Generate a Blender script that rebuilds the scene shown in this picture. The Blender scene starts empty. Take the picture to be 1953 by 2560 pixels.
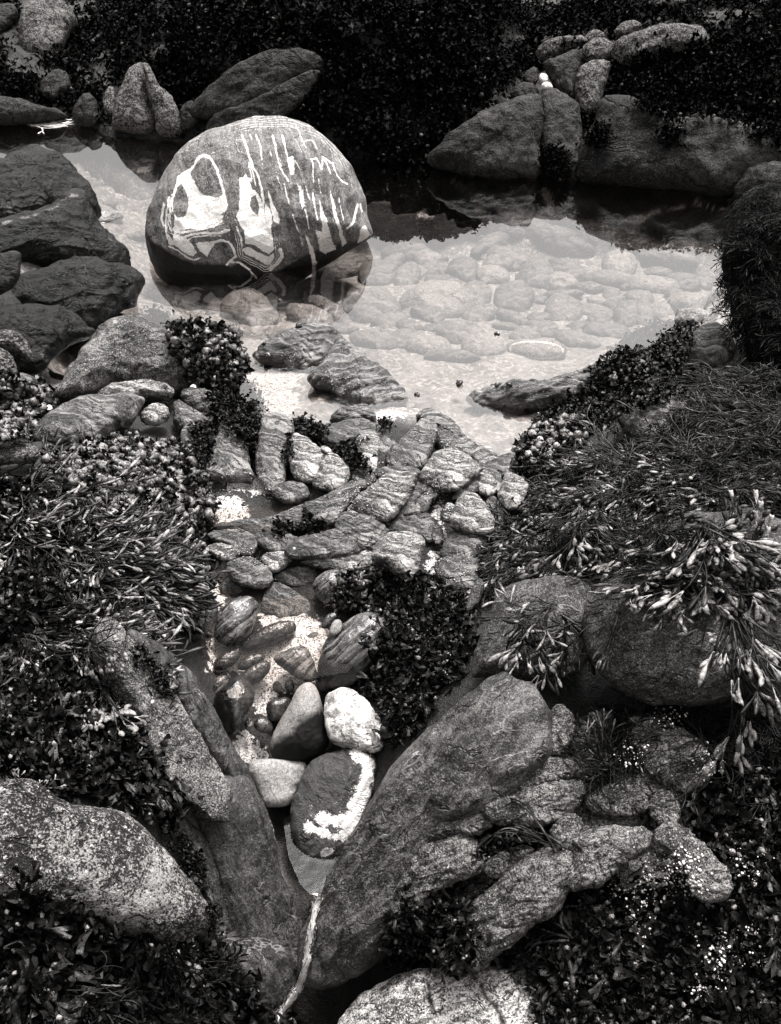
import bpy, math, random, colorsys
import numpy as np
from mathutils import Vector

random.seed(7)
rng = np.random.default_rng(7)
S = bpy.context.scene
COL = S.collection

# ------------------------------------------------------------------ camera
CAM = np.array([0.0, 0.0, 1.8])
PITCH = math.radians(38.0)
PW, PH = 1953.0, 2560.0
FPX = (PH / 2) / math.tan(math.radians(25.0))
cam = bpy.data.cameras.new('Camera')
cam.sensor_fit = 'VERTICAL'
cam.sensor_height = 24.0
cam.lens = 12.0 / math.tan(math.radians(25.0))
cam.clip_start = 0.02
cam.clip_end = 2000.0
camo = bpy.data.objects.new('Camera', cam)
COL.objects.link(camo)
camo.location = CAM
camo.rotation_euler = (math.pi / 2 - PITCH, 0, 0)
S.camera = camo

# ------------------------------------------------------------------ light
SUN_EL, SUN_AZ = math.radians(67.0), math.radians(24.0)   # azimuth from +Y (ahead) towards +X
W = bpy.data.worlds.new('World')
S.world = W
W.use_nodes = True
wt = W.node_tree
wt.nodes.clear()
wo = wt.nodes.new('ShaderNodeOutputWorld')
bg = wt.nodes.new('ShaderNodeBackground')
sky = wt.nodes.new('ShaderNodeTexSky')
sky.sky_type = 'NISHITA'
sky.sun_disc = False
sky.sun_elevation = SUN_EL
sky.sun_rotation = SUN_AZ
sky.air_density = 2.0
sky.dust_density = 10.0
sky.ozone_density = 1.0
bw = wt.nodes.new('ShaderNodeRGBToBW')
tint = wt.nodes.new('ShaderNodeMix')
tint.data_type = 'RGBA'
tint.blend_type = 'MULTIPLY'
tint.inputs[0].default_value = 1.0
tint.inputs[7].default_value = (1.0, 0.982, 0.968, 1)
wt.links.new(sky.outputs[0], bw.inputs[0])
wt.links.new(bw.outputs[0], tint.inputs[6])
wt.links.new(tint.outputs[2], bg.inputs[0])
bg.inputs[1].default_value = 0.14
wt.links.new(bg.outputs[0], wo.inputs[0])

sl = bpy.data.lights.new('Sun', 'SUN')
sl.energy = 3.2
sl.angle = math.radians(11.0)
sl.color = (1.0, 0.982, 0.968)
so = bpy.data.objects.new('Sun', sl)
COL.objects.link(so)
sd = Vector((math.sin(SUN_AZ) * math.cos(SUN_EL), math.cos(SUN_AZ) * math.cos(SUN_EL), math.sin(SUN_EL)))
so.rotation_euler = sd.to_track_quat('Z', 'Y').to_euler()
so.location = (1, 3, 6)

S.view_settings.view_transform = 'Standard'
S.view_settings.look = 'None'
S.view_settings.exposure = 1.12
S.view_settings.gamma = 1.0
S.view_settings.use_curve_mapping = False
S.cycles.max_bounces = 6
S.cycles.transparent_max_bounces = 8
S.cycles.use_denoising = True
S.cycles.caustics_reflective = False
S.cycles.caustics_refractive = False

# ------------------------------------------------------------------ pixel rays
cp, sp = math.cos(PITCH), math.sin(PITCH)
RIGHT = np.array([1.0, 0, 0])
FWD = np.array([0, cp, -sp])
UPV = np.array([0, sp, cp])

def ray(px, py):
    px = np.asarray(px, float); py = np.asarray(py, float)
    d = (FWD[None] * FPX + RIGHT[None] * (px.reshape(-1, 1) - PW / 2) + UPV[None] * (PH / 2 - py.reshape(-1, 1)))
    return d / np.linalg.norm(d, axis=1, keepdims=True)

def at_z(px, py, z):
    d = ray([px], [py])[0]
    t = (z - CAM[2]) / d[2]
    return CAM + d * t

def project(P):
    v = P - CAM
    c = v @ FWD
    c = np.where(np.abs(c) < 1e-6, 1e-6, c)
    return PW / 2 + FPX * (v @ RIGHT) / c, PH / 2 - FPX * (v @ UPV) / c, c

# views in which outlines were read off the photograph: origin and enlargement
VIEW = {'A': (0, 0, 2.4), 'B': (340, 280, 2.625), 'C': (1050, 0, 1.8605), 'D': (0, 380, 2.4), 'E': (500, 1000, 3.36),
        'F': (850, 1000, 3.36), 'G': (380, 640, 2.3333), 'H': (960, 540, 1.9535), 'I': (500, 1400, 3.5),
        'L': (1113, 1150, 2.0), '3': (0, 760, 1.68), '4': (953, 760, 1.68), '5': (0, 1500, 1.68), '6': (953, 1500, 1.68),
        'S': (0, 0, 1.0)}

def Z(view, pts):
    ox, oy, k = VIEW[view]
    a = np.array(pts, float)
    return np.stack([ox + a[:, 0] / k, oy + a[:, 1] / k], 1)

# ------------------------------------------------------------------ noise
_perm = np.random.default_rng(3).permutation(512)
_grad = np.random.default_rng(4).normal(size=(512, 3))
_grad /= np.linalg.norm(_grad, axis=1, keepdims=True)

def perlin(p):
    i = np.floor(p).astype(np.int64)
    f = p - i
    u = f * f * f * (f * (f * 6 - 15) + 10)
    r = np.zeros(len(p))
    for dx in (0, 1):
        wx = u[:, 0] if dx else 1 - u[:, 0]
        for dy in (0, 1):
            wy = u[:, 1] if dy else 1 - u[:, 1]
            for dz in (0, 1):
                wz = u[:, 2] if dz else 1 - u[:, 2]
                h = _perm[(_perm[(_perm[(i[:, 0] + dx) & 511] + i[:, 1] + dy) & 511] + i[:, 2] + dz) & 511]
                g = _grad[h]
                r += wx * wy * wz * (g[:, 0] * (f[:, 0] - dx) + g[:, 1] * (f[:, 1] - dy) + g[:, 2] * (f[:, 2] - dz))
    return r * 1.6

def fbm(p, octs=4, gain=0.5):
    r = np.zeros(len(p)); a = 1.0
    for o in range(octs):
        r += a * perlin(p * (2.03 ** o) + 17.3 * o)
        a *= gain
    return r

def seg_dist(P, pts, closed=True):
    """distance of points P to a polyline/polygon and inside flag"""
    n = len(pts)
    best = np.full(len(P), 1e18); ins = np.zeros(len(P), bool)
    for k in range(n if closed else n - 1):
        a = pts[k]; b = pts[(k + 1) % n]
        ab = b - a
        t = np.clip(((P - a) @ ab) / max(ab @ ab, 1e-12), 0, 1)
        d = P - (a + t[:, None] * ab)
        best = np.minimum(best, (d * d).sum(1))
        if closed:
            c = ((a[1] > P[:, 1]) != (b[1] > P[:, 1]))
            if c.any():
                xi = a[0] + (P[:, 1] - a[1]) * (b[0] - a[0]) / (b[1] - a[1] + 1e-15)
                ins ^= c & (P[:, 0] < xi)
    return np.sqrt(best), ins

def sdf(P, pts):
    d, i = seg_dist(P, pts, True)
    return np.where(i, d, -d)

# ------------------------------------------------------------------ objects
def tag(o, label=None, cat=None, group=None, kind=None):
    if label: o['label'] = label
    if cat: o['category'] = cat
    if group: o['group'] = group
    if kind: o['kind'] = kind
    return o

def make_mesh(name, v, f, mats, mat_idx=None, smooth=True, attrs=None, uv=None, origin=None, parent=None):
    """v Nx3, f list of int arrays (tris and quads allowed)"""
    me = bpy.data.meshes.new(name)
    v = np.asarray(v, np.float32)
    if origin is not None:
        v = v - np.asarray(origin, np.float32)
    fs = [np.asarray(q, np.int32) for q in f if len(q)]
    used = np.unique(np.concatenate([q.ravel() for q in fs]))
    if len(used) < len(v) and not attrs and uv is None:
        remap = np.zeros(len(v), np.int32); remap[used] = np.arange(len(used), dtype=np.int32)
        v = v[used]; fs = [remap[q] for q in fs]
    me.vertices.add(len(v))
    me.vertices.foreach_set('co', v.ravel())
    loops = np.concatenate([q.ravel() for q in fs])
    tot = np.concatenate([np.full(len(q), q.shape[1], np.int32) for q in fs])
    me.loops.add(len(loops))
    me.loops.foreach_set('vertex_index', loops)
    me.polygons.add(len(tot))
    me.polygons.foreach_set('loop_start', np.concatenate([[0], np.cumsum(tot)[:-1]]).astype(np.int32))
    me.polygons.foreach_set('loop_total', tot)
    if smooth:
        me.polygons.foreach_set('use_smooth', np.ones(len(tot), bool))
    for m in (mats if isinstance(mats, (list, tuple)) else [mats]):
        me.materials.append(m)
    if mat_idx is not None:
        me.polygons.foreach_set('material_index', np.asarray(mat_idx, np.int32))
    for k, a in (attrs or {}).items():
        at = me.attributes.new(k, 'FLOAT', 'POINT')
        at.data.foreach_set('value', np.asarray(a, np.float32))
    if uv is not None:
        ul = me.uv_layers.new(name='UVMap')
        ul.data.foreach_set('uv', np.asarray(uv, np.float32)[loops].ravel())
    me.update(calc_edges=True)
    me.validate()
    o = bpy.data.objects.new(name, me)
    COL.objects.link(o)
    if origin is not None:
        o.location = [float(c) for c in origin]
    if parent is not None:
        o.parent = parent
    return o
# ------------------------------------------------------------------ materials
WARM = (1.0, 0.957, 0.93)
def grey(g, a=1.0):
    return (g * WARM[0], g * WARM[1], g * WARM[2], a)

class NT:
    def __init__(s, name):
        s.m = bpy.data.materials.new(name); s.m.use_nodes = True
        s.t = s.m.node_tree; s.t.nodes.clear()
        s.out = s.n('ShaderNodeOutputMaterial')
    def n(s, t, **kw):
        x = s.t.nodes.new(t)
        for k, v in kw.items(): setattr(x, k, v)
        return x
    def l(s, a, b): s.t.links.new(a, b)
    def put(s, sock, v):
        if hasattr(v, 'links'): s.l(v, sock)
        else: sock.default_value = v
    def math(s, op, a, b=0.0, c=None, clamp=False):
        x = s.n('ShaderNodeMath', operation=op); x.use_clamp = clamp
        s.put(x.inputs[0], a); s.put(x.inputs[1], b)
        if c is not None: s.put(x.inputs[2], c)
        return x.outputs[0]
    def noise(s, vec, scale, detail=4.0, rough=0.55, dist=0.0):
        x = s.n('ShaderNodeTexNoise'); s.l(vec, x.inputs['Vector'])
        x.inputs['Scale'].default_value = scale; x.inputs['Detail'].default_value = detail
        x.inputs['Roughness'].default_value = rough; x.inputs['Distortion'].default_value = dist
        return x.outputs[0]
    def step(s, v, lo, hi):
        x = s.n('ShaderNodeMapRange', interpolation_type='SMOOTHSTEP')
        s.put(x.inputs[0], v); x.inputs[1].default_value = lo; x.inputs[2].default_value = hi
        return x.outputs[0]
    def mixc(s, f, a, b):
        x = s.n('ShaderNodeMix', data_type='RGBA'); s.put(x.inputs[0], f); s.put(x.inputs[6], a); s.put(x.inputs[7], b)
        return x.outputs[2]
    def mapping(s, vec, rot=(0, 0, 0), scale=(1, 1, 1), loc=(0, 0, 0)):
        x = s.n('ShaderNodeMapping'); s.l(vec, x.inputs[0])
        x.inputs[1].default_value = loc; x.inputs[2].default_value = rot; x.inputs[3].default_value = scale
        return x.outputs[0]
    def attr(s, name):
        return s.n('ShaderNodeAttribute', attribute_name=name).outputs['Fac']
    def bsdf(s, color, rough=0.5, spec=0.5, bumpv=None, bump=0.3, bdist=0.003):
        b = s.n('ShaderNodeBsdfPrincipled')
        s.put(b.inputs['Base Color'], color); s.put(b.inputs['Roughness'], rough)
        s.put(b.inputs['Specular IOR Level'], spec)
        if bumpv is not None:
            bp = s.n('ShaderNodeBump'); bp.inputs['Strength'].default_value = bump
            bp.inputs['Distance'].default_value = bdist
            s.l(bumpv, bp.inputs['Height']); s.l(bp.outputs[0], b.inputs['Normal'])
        s.l(b.outputs[0], s.out.inputs[0])
        return b

def rock_mat(name, lo, hi, speck=1.0, sscale=260, band=0.6, bang=0.0, bfreq=55, patch=0.5, pscale=7, vein=0.0, barn=0.0,
             rough=0.5, spec=0.4, bump=0.5, white=0.6, contrast=1.35, mid=0.47, darklo=0.25, crack=0.85, spark=0.35, wobble=1.0):
    t = NT(name)
    tc = t.n('ShaderNodeTexCoord')
    ob = tc.outputs['Object']
    uv = t.n('ShaderNodeUVMap').outputs[0]
    fine = t.noise(ob, sscale * 1.35, 3, 0.7)
    fine2 = t.noise(ob, sscale * 0.42, 5, 0.72)
    low = t.noise(ob, pscale, 4, 0.6)
    wob = t.noise(ob, pscale * 1.3, 2, 0.5)
    mp = t.mapping(t.mapping(uv, rot=(0, 0, bang)), scale=(bfreq * 0.08, bfreq, 1))
    # bend the banding by a slow noise so that the strata run in curves
    add = t.n('ShaderNodeVectorMath', operation='ADD')
    comb = t.n('ShaderNodeCombineXYZ')
    t.l(t.math('MULTIPLY', t.math('SUBTRACT', wob, 0.5), bfreq * 0.11 * wobble), comb.inputs[1])
    t.l(mp, add.inputs[0]); t.l(comb.outputs[0], add.inputs[1])
    bn = t.noise(add.outputs[0], 1.0, 4, 0.65)
    f = t.math('MULTIPLY', t.math('SUBTRACT', fine, 0.5), 2.6 * speck * contrast)
    f = t.math('ADD', f, t.math('MULTIPLY', t.math('SUBTRACT', fine2, 0.5), 1.5 * speck * contrast))
    f = t.math('ADD', f, t.math('MULTIPLY', t.math('SUBTRACT', bn, 0.5), 2.4 * band * contrast))
    f = t.math('ADD', f, t.math('MULTIPLY', t.math('SUBTRACT', low, 0.5), 2.2 * patch * contrast))
    f = t.math('ADD', f, mid, clamp=True)
    f = t.math('POWER', f, 1.35)
    col = t.mixc(f, grey(lo), grey(hi))
    ck = t.noise(t.mapping(add.outputs[0], scale=(1.6, 0.22, 1)), 1.0, 4, 0.6, 0.6)
    cm_ = t.math('MULTIPLY', t.step(t.math('ABSOLUTE', t.math('SUBTRACT', ck, 0.5)), 0.014, 0.003), t.step(t.noise(ob, pscale * 1.7, 2), 0.42, 0.55))
    col = t.mixc(t.math('MULTIPLY', cm_, crack), col, grey(lo * 0.3))
    sk_ = t.step(t.noise(ob, sscale * 0.75, 2, 0.6), 0.60, 0.68)
    col = t.mixc(t.math('MULTIPLY', t.math('MULTIPLY', sk_, spark), t.step(fine2, 0.4, 0.6)), col, grey(min(0.85, hi * 2.4)))
    if vein:
        vn = t.noise(t.mapping(ob, rot=(0.5, 0.3, bang), scale=(0.5, 1.6, 1)), pscale * 1.1, 4, 0.55, 0.5)
        ln = t.math('ABSOLUTE', t.math('SUBTRACT', vn, 0.5))
        vm = t.math('MULTIPLY', t.step(ln, 0.009, 0.002), t.step(t.noise(ob, pscale * 1.1, 2), 0.5, 0.62))
        col = t.mixc(t.math('MULTIPLY', vm, vein), col, grey(white))
    if barn:
        sp_ = t.noise(ob, 210, 2, 0.5)
        pm = t.noise(ob, 9, 3, 0.6)
        bm = t.math('MULTIPLY', t.step(sp_, 0.60, 0.66), t.step(pm, 0.62 - 0.22 * barn, 0.72 - 0.2 * barn))
        col = t.mixc(bm, col, grey(white))
    # darkened stone (attribute: wet band, cracks, painted shade on some stones) and shell grains lying on it (attribute)
    col = t.mixc(t.attr('wet'), col, grey(lo * darklo))
    pa = t.attr('paint')
    gr = t.noise(ob, 330, 3, 0.6)
    pm2 = t.step(t.math('ADD', pa, t.math('MULTIPLY', t.math('SUBTRACT', gr, 0.5), 1.5)), 0.42, 0.58)
    wc = t.mixc(t.step(fine, 0.3, 0.62), grey(white * 0.55), grey(white))
    col = t.mixc(t.math('MULTIPLY', pm2, t.step(pa, 0.02, 0.1)), col, wc)
    big = t.noise(ob, 26, 4, 0.6)
    fine2b = t.math('ADD', fine2, t.math('SUBTRACT', t.math('MULTIPLY', big, 2.2), cm_))
    hgt = t.math('ADD', t.math('MULTIPLY', fine2b, 1.0), t.math('ADD', t.math('MULTIPLY', fine, 0.45), t.math('MULTIPLY', bn, 0.9 * band)))
    rg = t.math('ADD', t.math('MULTIPLY', fine2, 0.35), rough - 0.17, clamp=True)
    t.bsdf(col, rg, spec, hgt, bump, 0.006)
    return t.m

M = {}
M['ledge'] = rock_mat('banded_ledge_rock', 0.007, 0.21, speck=.65, band=1.5, rough=.4, spec=.5, bang=0.25, bfreq=60, barn=0.15, patch=0.9, bump=0.8, mid=0.42)
M['ledge2'] = rock_mat('banded_ledge_rock_steep', 0.007, 0.21, speck=.65, band=1.5, rough=.4, spec=.5, bang=-0.35, bfreq=70, barn=0.15, patch=0.9, bump=0.8, mid=0.42)
M['pale'] = rock_mat('pale_dry_gneiss', 0.016, 0.40, speck=.7, band=1.3, bang=0.15, bfreq=60, barn=0.15, patch=0.6, bump=0.7)
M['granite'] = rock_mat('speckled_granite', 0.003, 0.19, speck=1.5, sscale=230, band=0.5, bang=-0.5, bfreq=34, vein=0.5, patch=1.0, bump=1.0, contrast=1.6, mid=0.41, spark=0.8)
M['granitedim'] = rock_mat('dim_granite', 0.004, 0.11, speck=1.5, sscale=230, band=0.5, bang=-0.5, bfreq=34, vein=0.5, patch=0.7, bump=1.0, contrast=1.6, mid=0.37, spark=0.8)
M['flank'] = rock_mat('smooth_dark_flank', 0.004, 0.075, speck=1.0, sscale=260, band=0.85, bang=1.13, bfreq=44, vein=0.35, patch=0.5, bump=0.5, mid=0.45, spark=0.5)
M['flankr'] = rock_mat('smooth_grey_flank', 0.004, 0.105, speck=1.5, sscale=240, band=1.1, bang=-0.75, bfreq=40, vein=0.4, patch=0.4, bump=0.6, mid=0.46, spark=0.7)
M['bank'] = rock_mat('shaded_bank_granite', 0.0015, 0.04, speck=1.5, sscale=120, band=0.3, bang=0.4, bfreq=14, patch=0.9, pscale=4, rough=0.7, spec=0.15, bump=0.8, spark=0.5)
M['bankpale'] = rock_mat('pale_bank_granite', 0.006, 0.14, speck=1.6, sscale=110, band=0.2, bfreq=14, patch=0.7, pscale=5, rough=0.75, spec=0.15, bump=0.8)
M['black'] = rock_mat('black_wet_rock', 0.0006, 0.014, speck=1.0, sscale=200, band=0.8, bang=0.2, bfreq=40, patch=0.9, vein=0.3, rough=0.38, spec=0.22, bump=1.0, mid=0.38, white=0.25)
M['wet'] = rock_mat('wet_striped_stone', 0.006, 0.16, speck=0.5, sscale=300, band=1.7, bang=-0.75, bfreq=70, patch=0.4, rough=0.22, spec=0.5, bump=0.25, wobble=0.3)
M['wet2'] = rock_mat('wet_dark_stone', 0.006, 0.06, speck=0.7, sscale=300, band=0.8, bang=1.3, bfreq=60, patch=0.4, rough=0.2, spec=0.5, bump=0.25)
M['cone'] = rock_mat('fine_grained_stone', 0.05, 0.40, speck=0.7, sscale=420, band=0.1, bfreq=20, patch=0.4, rough=0.6, spec=0.2, bump=0.25, mid=0.55, crack=.1, spark=.2, darklo=.12)
M['quartz'] = rock_mat('mottled_quartz', 0.12, 0.78, speck=0.5, sscale=180, band=0.2, bfreq=20, patch=1.5, pscale=26, rough=0.45, spec=0.4, bump=0.8, mid=0.68)
M['shell'] = rock_mat('dark_slate', 0.02, 0.065, speck=0.6, sscale=300, band=0.8, bang=0.7, bfreq=40, patch=0.4, rough=0.5, bump=0.9, white=0.8)
M['cobble'] = rock_mat('pale_cobble', 0.06, 0.19, speck=0.7, sscale=160, band=0.8, bang=0.3, bfreq=40, patch=0.5, rough=0.5, spec=0.2, bump=0.4, white=0.8)
M['cobble2'] = rock_mat('grey_cobble', 0.04, 0.14, speck=0.7, sscale=160, band=1.1, bang=-0.4, bfreq=45, patch=0.5, rough=0.5, spec=0.2, bump=0.4, white=0.8)
M['cobble3'] = rock_mat('white_cobble', 0.10, 0.27, speck=0.8, sscale=150, band=0.4, bang=0.9, bfreq=30, patch=0.6, rough=0.5, spec=0.2, bump=0.4, white=0.8)
M['crust'] = rock_mat('lichen_crusted_rock', 0.006, 0.22, speck=1.9, sscale=170, band=0.2, bfreq=20, patch=1.2, pscale=8, rough=0.7, spec=0.2, bump=1.0, mid=0.33, spark=0.8)
M['bright'] = rock_mat('bright_layered_rock', 0.04, 0.62, speck=1.2, sscale=190, band=0.9, bang=-0.15, bfreq=50, patch=0.7, rough=0.6, spec=0.3, bump=1.0, mid=0.54, spark=0.6)
M['white'] = rock_mat('white_stone', 0.5, 0.85, speck=0.5, band=0.1, patch=0.3, rough=0.6, spec=0.3)
M['boulder'] = rock_mat('folded_gneiss', 0.05, 0.21, speck=1.5, sscale=210, band=0.8, bang=1.35, bfreq=48, patch=0.25, rough=0.6, spec=0.25, bump=0.4, white=0.88, darklo=0.06, wobble=0.4)

def ground_mat():
    t = NT('shore_ground')
    ob = t.n('ShaderNodeTexCoord').outputs['Object']
    fine = t.noise(ob, 240, 3, 0.6); mid = t.noise(ob, 60, 4, 0.6); low = t.noise(ob, 8, 4, 0.6)
    f = t.math('ADD', t.math('MULTIPLY', fine, 0.9), t.math('MULTIPLY', low, 0.7))
    rock = t.mixc(t.step(f, 0.55, 1.05), grey(0.004), grey(0.035))
    rock = t.mixc(t.attr('stone'), rock, t.mixc(t.step(f, 0.6, 1.0), grey(0.012), grey(0.13)))
    net = t.math('ABSOLUTE', t.math('SUBTRACT', t.noise(ob, 11, 4, 0.6, 0.9), 0.5))
    bmix = t.math('ADD', t.math('ADD', t.math('MULTIPLY', mid, 0.7), t.math('MULTIPLY', low, 0.8)), t.math('MULTIPLY', fine, 0.35))
    bed = t.mixc(t.step(bmix, 0.72, 1.12), grey(0.09), grey(0.24))
    bed = t.mixc(t.math('MULTIPLY', t.step(net, 0.04, 0.0), t.step(mid, 0.4, 0.6)), bed, grey(0.4))
    sand = t.mixc(t.step(t.math('ADD', t.math('MULTIPLY', fine, .7), t.math('MULTIPLY', mid, .3)), 0.38, 0.56), grey(0.06), grey(0.6))
    spk = t.step(t.math('ADD', fine, t.math('MULTIPLY', t.noise(ob, 14, 4, 0.7), 0.5)), 0.86, 0.95)
    deep = t.mixc(t.math('MULTIPLY', spk, 0.35), grey(0.003), grey(0.2))  # near-black bed colour that deepens the bank's reflection
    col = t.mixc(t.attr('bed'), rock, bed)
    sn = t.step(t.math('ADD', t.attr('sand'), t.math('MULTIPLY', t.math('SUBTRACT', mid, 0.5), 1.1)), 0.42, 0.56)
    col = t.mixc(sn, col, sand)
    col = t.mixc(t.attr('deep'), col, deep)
    h = t.math('ADD', fine, t.math('MULTIPLY', mid, 2.0))
    t.bsdf(col, 0.6, 0.25, h, 0.7, 0.006)
    return t.m
M['ground'] = ground_mat()

def water_mat(name, ior=1.42, tintg=0.97, wave=0.02, wscale=9, rough=0.0):
    t = NT(name)
    ob = t.n('ShaderNodeTexCoord').outputs['Object']
    nz = t.noise(ob, wscale, 2, 0.45)
    bp = t.n('ShaderNodeBump'); bp.inputs['Strength'].default_value = wave; bp.inputs['Distance'].default_value = 0.02
    t.l(nz, bp.inputs['Height'])
    fr = t.n('ShaderNodeFresnel'); fr.inputs[0].default_value = ior; t.l(bp.outputs[0], fr.inputs[1])
    gl = t.n('ShaderNodeBsdfGlossy'); gl.inputs['Roughness'].default_value = rough; t.l(bp.outputs[0], gl.inputs['Normal'])
    gl.inputs['Color'].default_value = (1, 1, 1, 1)
    tr = t.n('ShaderNodeBsdfTransparent'); tr.inputs[0].default_value = grey(tintg)
    mx = t.n('ShaderNodeMixShader')
    t.l(fr.outputs[0], mx.inputs[0]); t.l(tr.outputs[0], mx.inputs[1]); t.l(gl.outputs[0], mx.inputs[2])
    t.l(mx.outputs[0], t.out.inputs[0])
    return t.m
M['water'] = water_mat('pool_water', 2.05, wave=0.006)
M['water3'] = water_mat('notch_water', 1.38, wave=0.15, wscale=22, rough=0.14)
M['water2'] = water_mat('rock_pool_water', 1.16, wave=0.05, wscale=14)

def weed_mat(name, lo, hi, rough=0.4, spec=0.4, scale=45, tex=240):
    t = NT(name)
    ob = t.n('ShaderNodeTexCoord').outputs['Object']
    a = t.noise(ob, scale, 3, 0.6); b = t.noise(ob, tex, 2, 0.5)
    f = t.step(t.math('ADD', t.math('MULTIPLY', a, 1.2), t.math('MULTIPLY', b, 0.4)), 0.62, 1.05)
    col = t.mixc(f, grey(lo), grey(hi))
    t.bsdf(col, rough, spec, b, 0.5, 0.002)
    return t.m
M['weed'] = weed_mat('dark_wrack', 0.0008, 0.007, .42, .10)
M['weedtip'] = weed_mat('pale_wrack_tip', 0.02, 0.30, 0.45, 0.25)
M['weedmid'] = weed_mat('olive_wrack', 0.002, 0.06, 0.38, 0.16)
M['leaf'] = weed_mat('leafy_wrack', 0.0008, 0.034, 0.36, 0.16, scale=40)
M['bladder'] = weed_mat('wrack_bladder', 0.004, 0.24, 0.38, 0.3, scale=38)
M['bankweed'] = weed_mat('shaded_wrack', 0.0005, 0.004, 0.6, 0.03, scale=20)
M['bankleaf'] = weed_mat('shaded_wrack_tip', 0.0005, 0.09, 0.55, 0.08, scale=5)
M['wallweed'] = weed_mat('wall_wrack', 0.001, 0.015, .5, .1)
def foam_mat():
    t = NT('foamy_trickle')
    uv = t.n('ShaderNodeUVMap').outputs[0]
    n1 = t.noise(t.mapping(uv, scale=(9, 3.5, 1)), 1.0, 4, 0.65, 0.8)
    n2 = t.noise(t.mapping(uv, scale=(22, 14, 1)), 1.0, 3, 0.6)
    sx = t.n('ShaderNodeSeparateXYZ'); t.l(uv, sx.inputs[0])
    ed = t.math('POWER', t.math('ABSOLUTE', t.math('SUBTRACT', t.math('MULTIPLY', sx.outputs[0], 2.0), 1.0)), 2.0)
    n1 = t.math('SUBTRACT', n1, t.math('MULTIPLY', ed, 0.32))
    f = t.step(t.math('ADD', n1, t.math('MULTIPLY', n2, 0.5)), 0.53, 0.80)
    bp = t.n('ShaderNodeBump'); bp.inputs['Strength'].default_value = 0.8; bp.inputs['Distance'].default_value = 0.01
    t.l(n1, bp.inputs['Height'])
    d = t.n('ShaderNodeBsdfDiffuse'); d.inputs[0].default_value = grey(0.62)
    g = t.n('ShaderNodeBsdfGlossy'); g.inputs['Roughness'].default_value = 0.08; t.l(bp.outputs[0], g.inputs['Normal'])
    tr = t.n('ShaderNodeBsdfTransparent'); tr.inputs[0].default_value = grey(0.9)
    fr = t.n('ShaderNodeFresnel'); fr.inputs[0].default_value = 1.4; t.l(bp.outputs[0], fr.inputs[1])
    a = t.n('ShaderNodeMixShader'); t.l(fr.outputs[0], a.inputs[0]); t.l(tr.outputs[0], a.inputs[1]); t.l(g.outputs[0], a.inputs[2])
    b = t.n('ShaderNodeMixShader'); t.l(f, b.inputs[0]); t.l(a.outputs[0], b.inputs[1]); t.l(d.outputs[0], b.inputs[2])
    t.l(b.outputs[0], t.out.inputs[0])
    return t.m
M['foam'] = foam_mat()
M['snail'] = weed_mat('winkle_shell', 0.008, 0.05, 0.25, 0.5, scale=120)
M['snailpale'] = weed_mat('pale_winkle_shell', 0.12, 0.45, 0.35, 0.4, scale=120)
M['straw'] = weed_mat('bleached_straw', 0.3, 0.6, 0.7, 0.1, scale=60)
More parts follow.
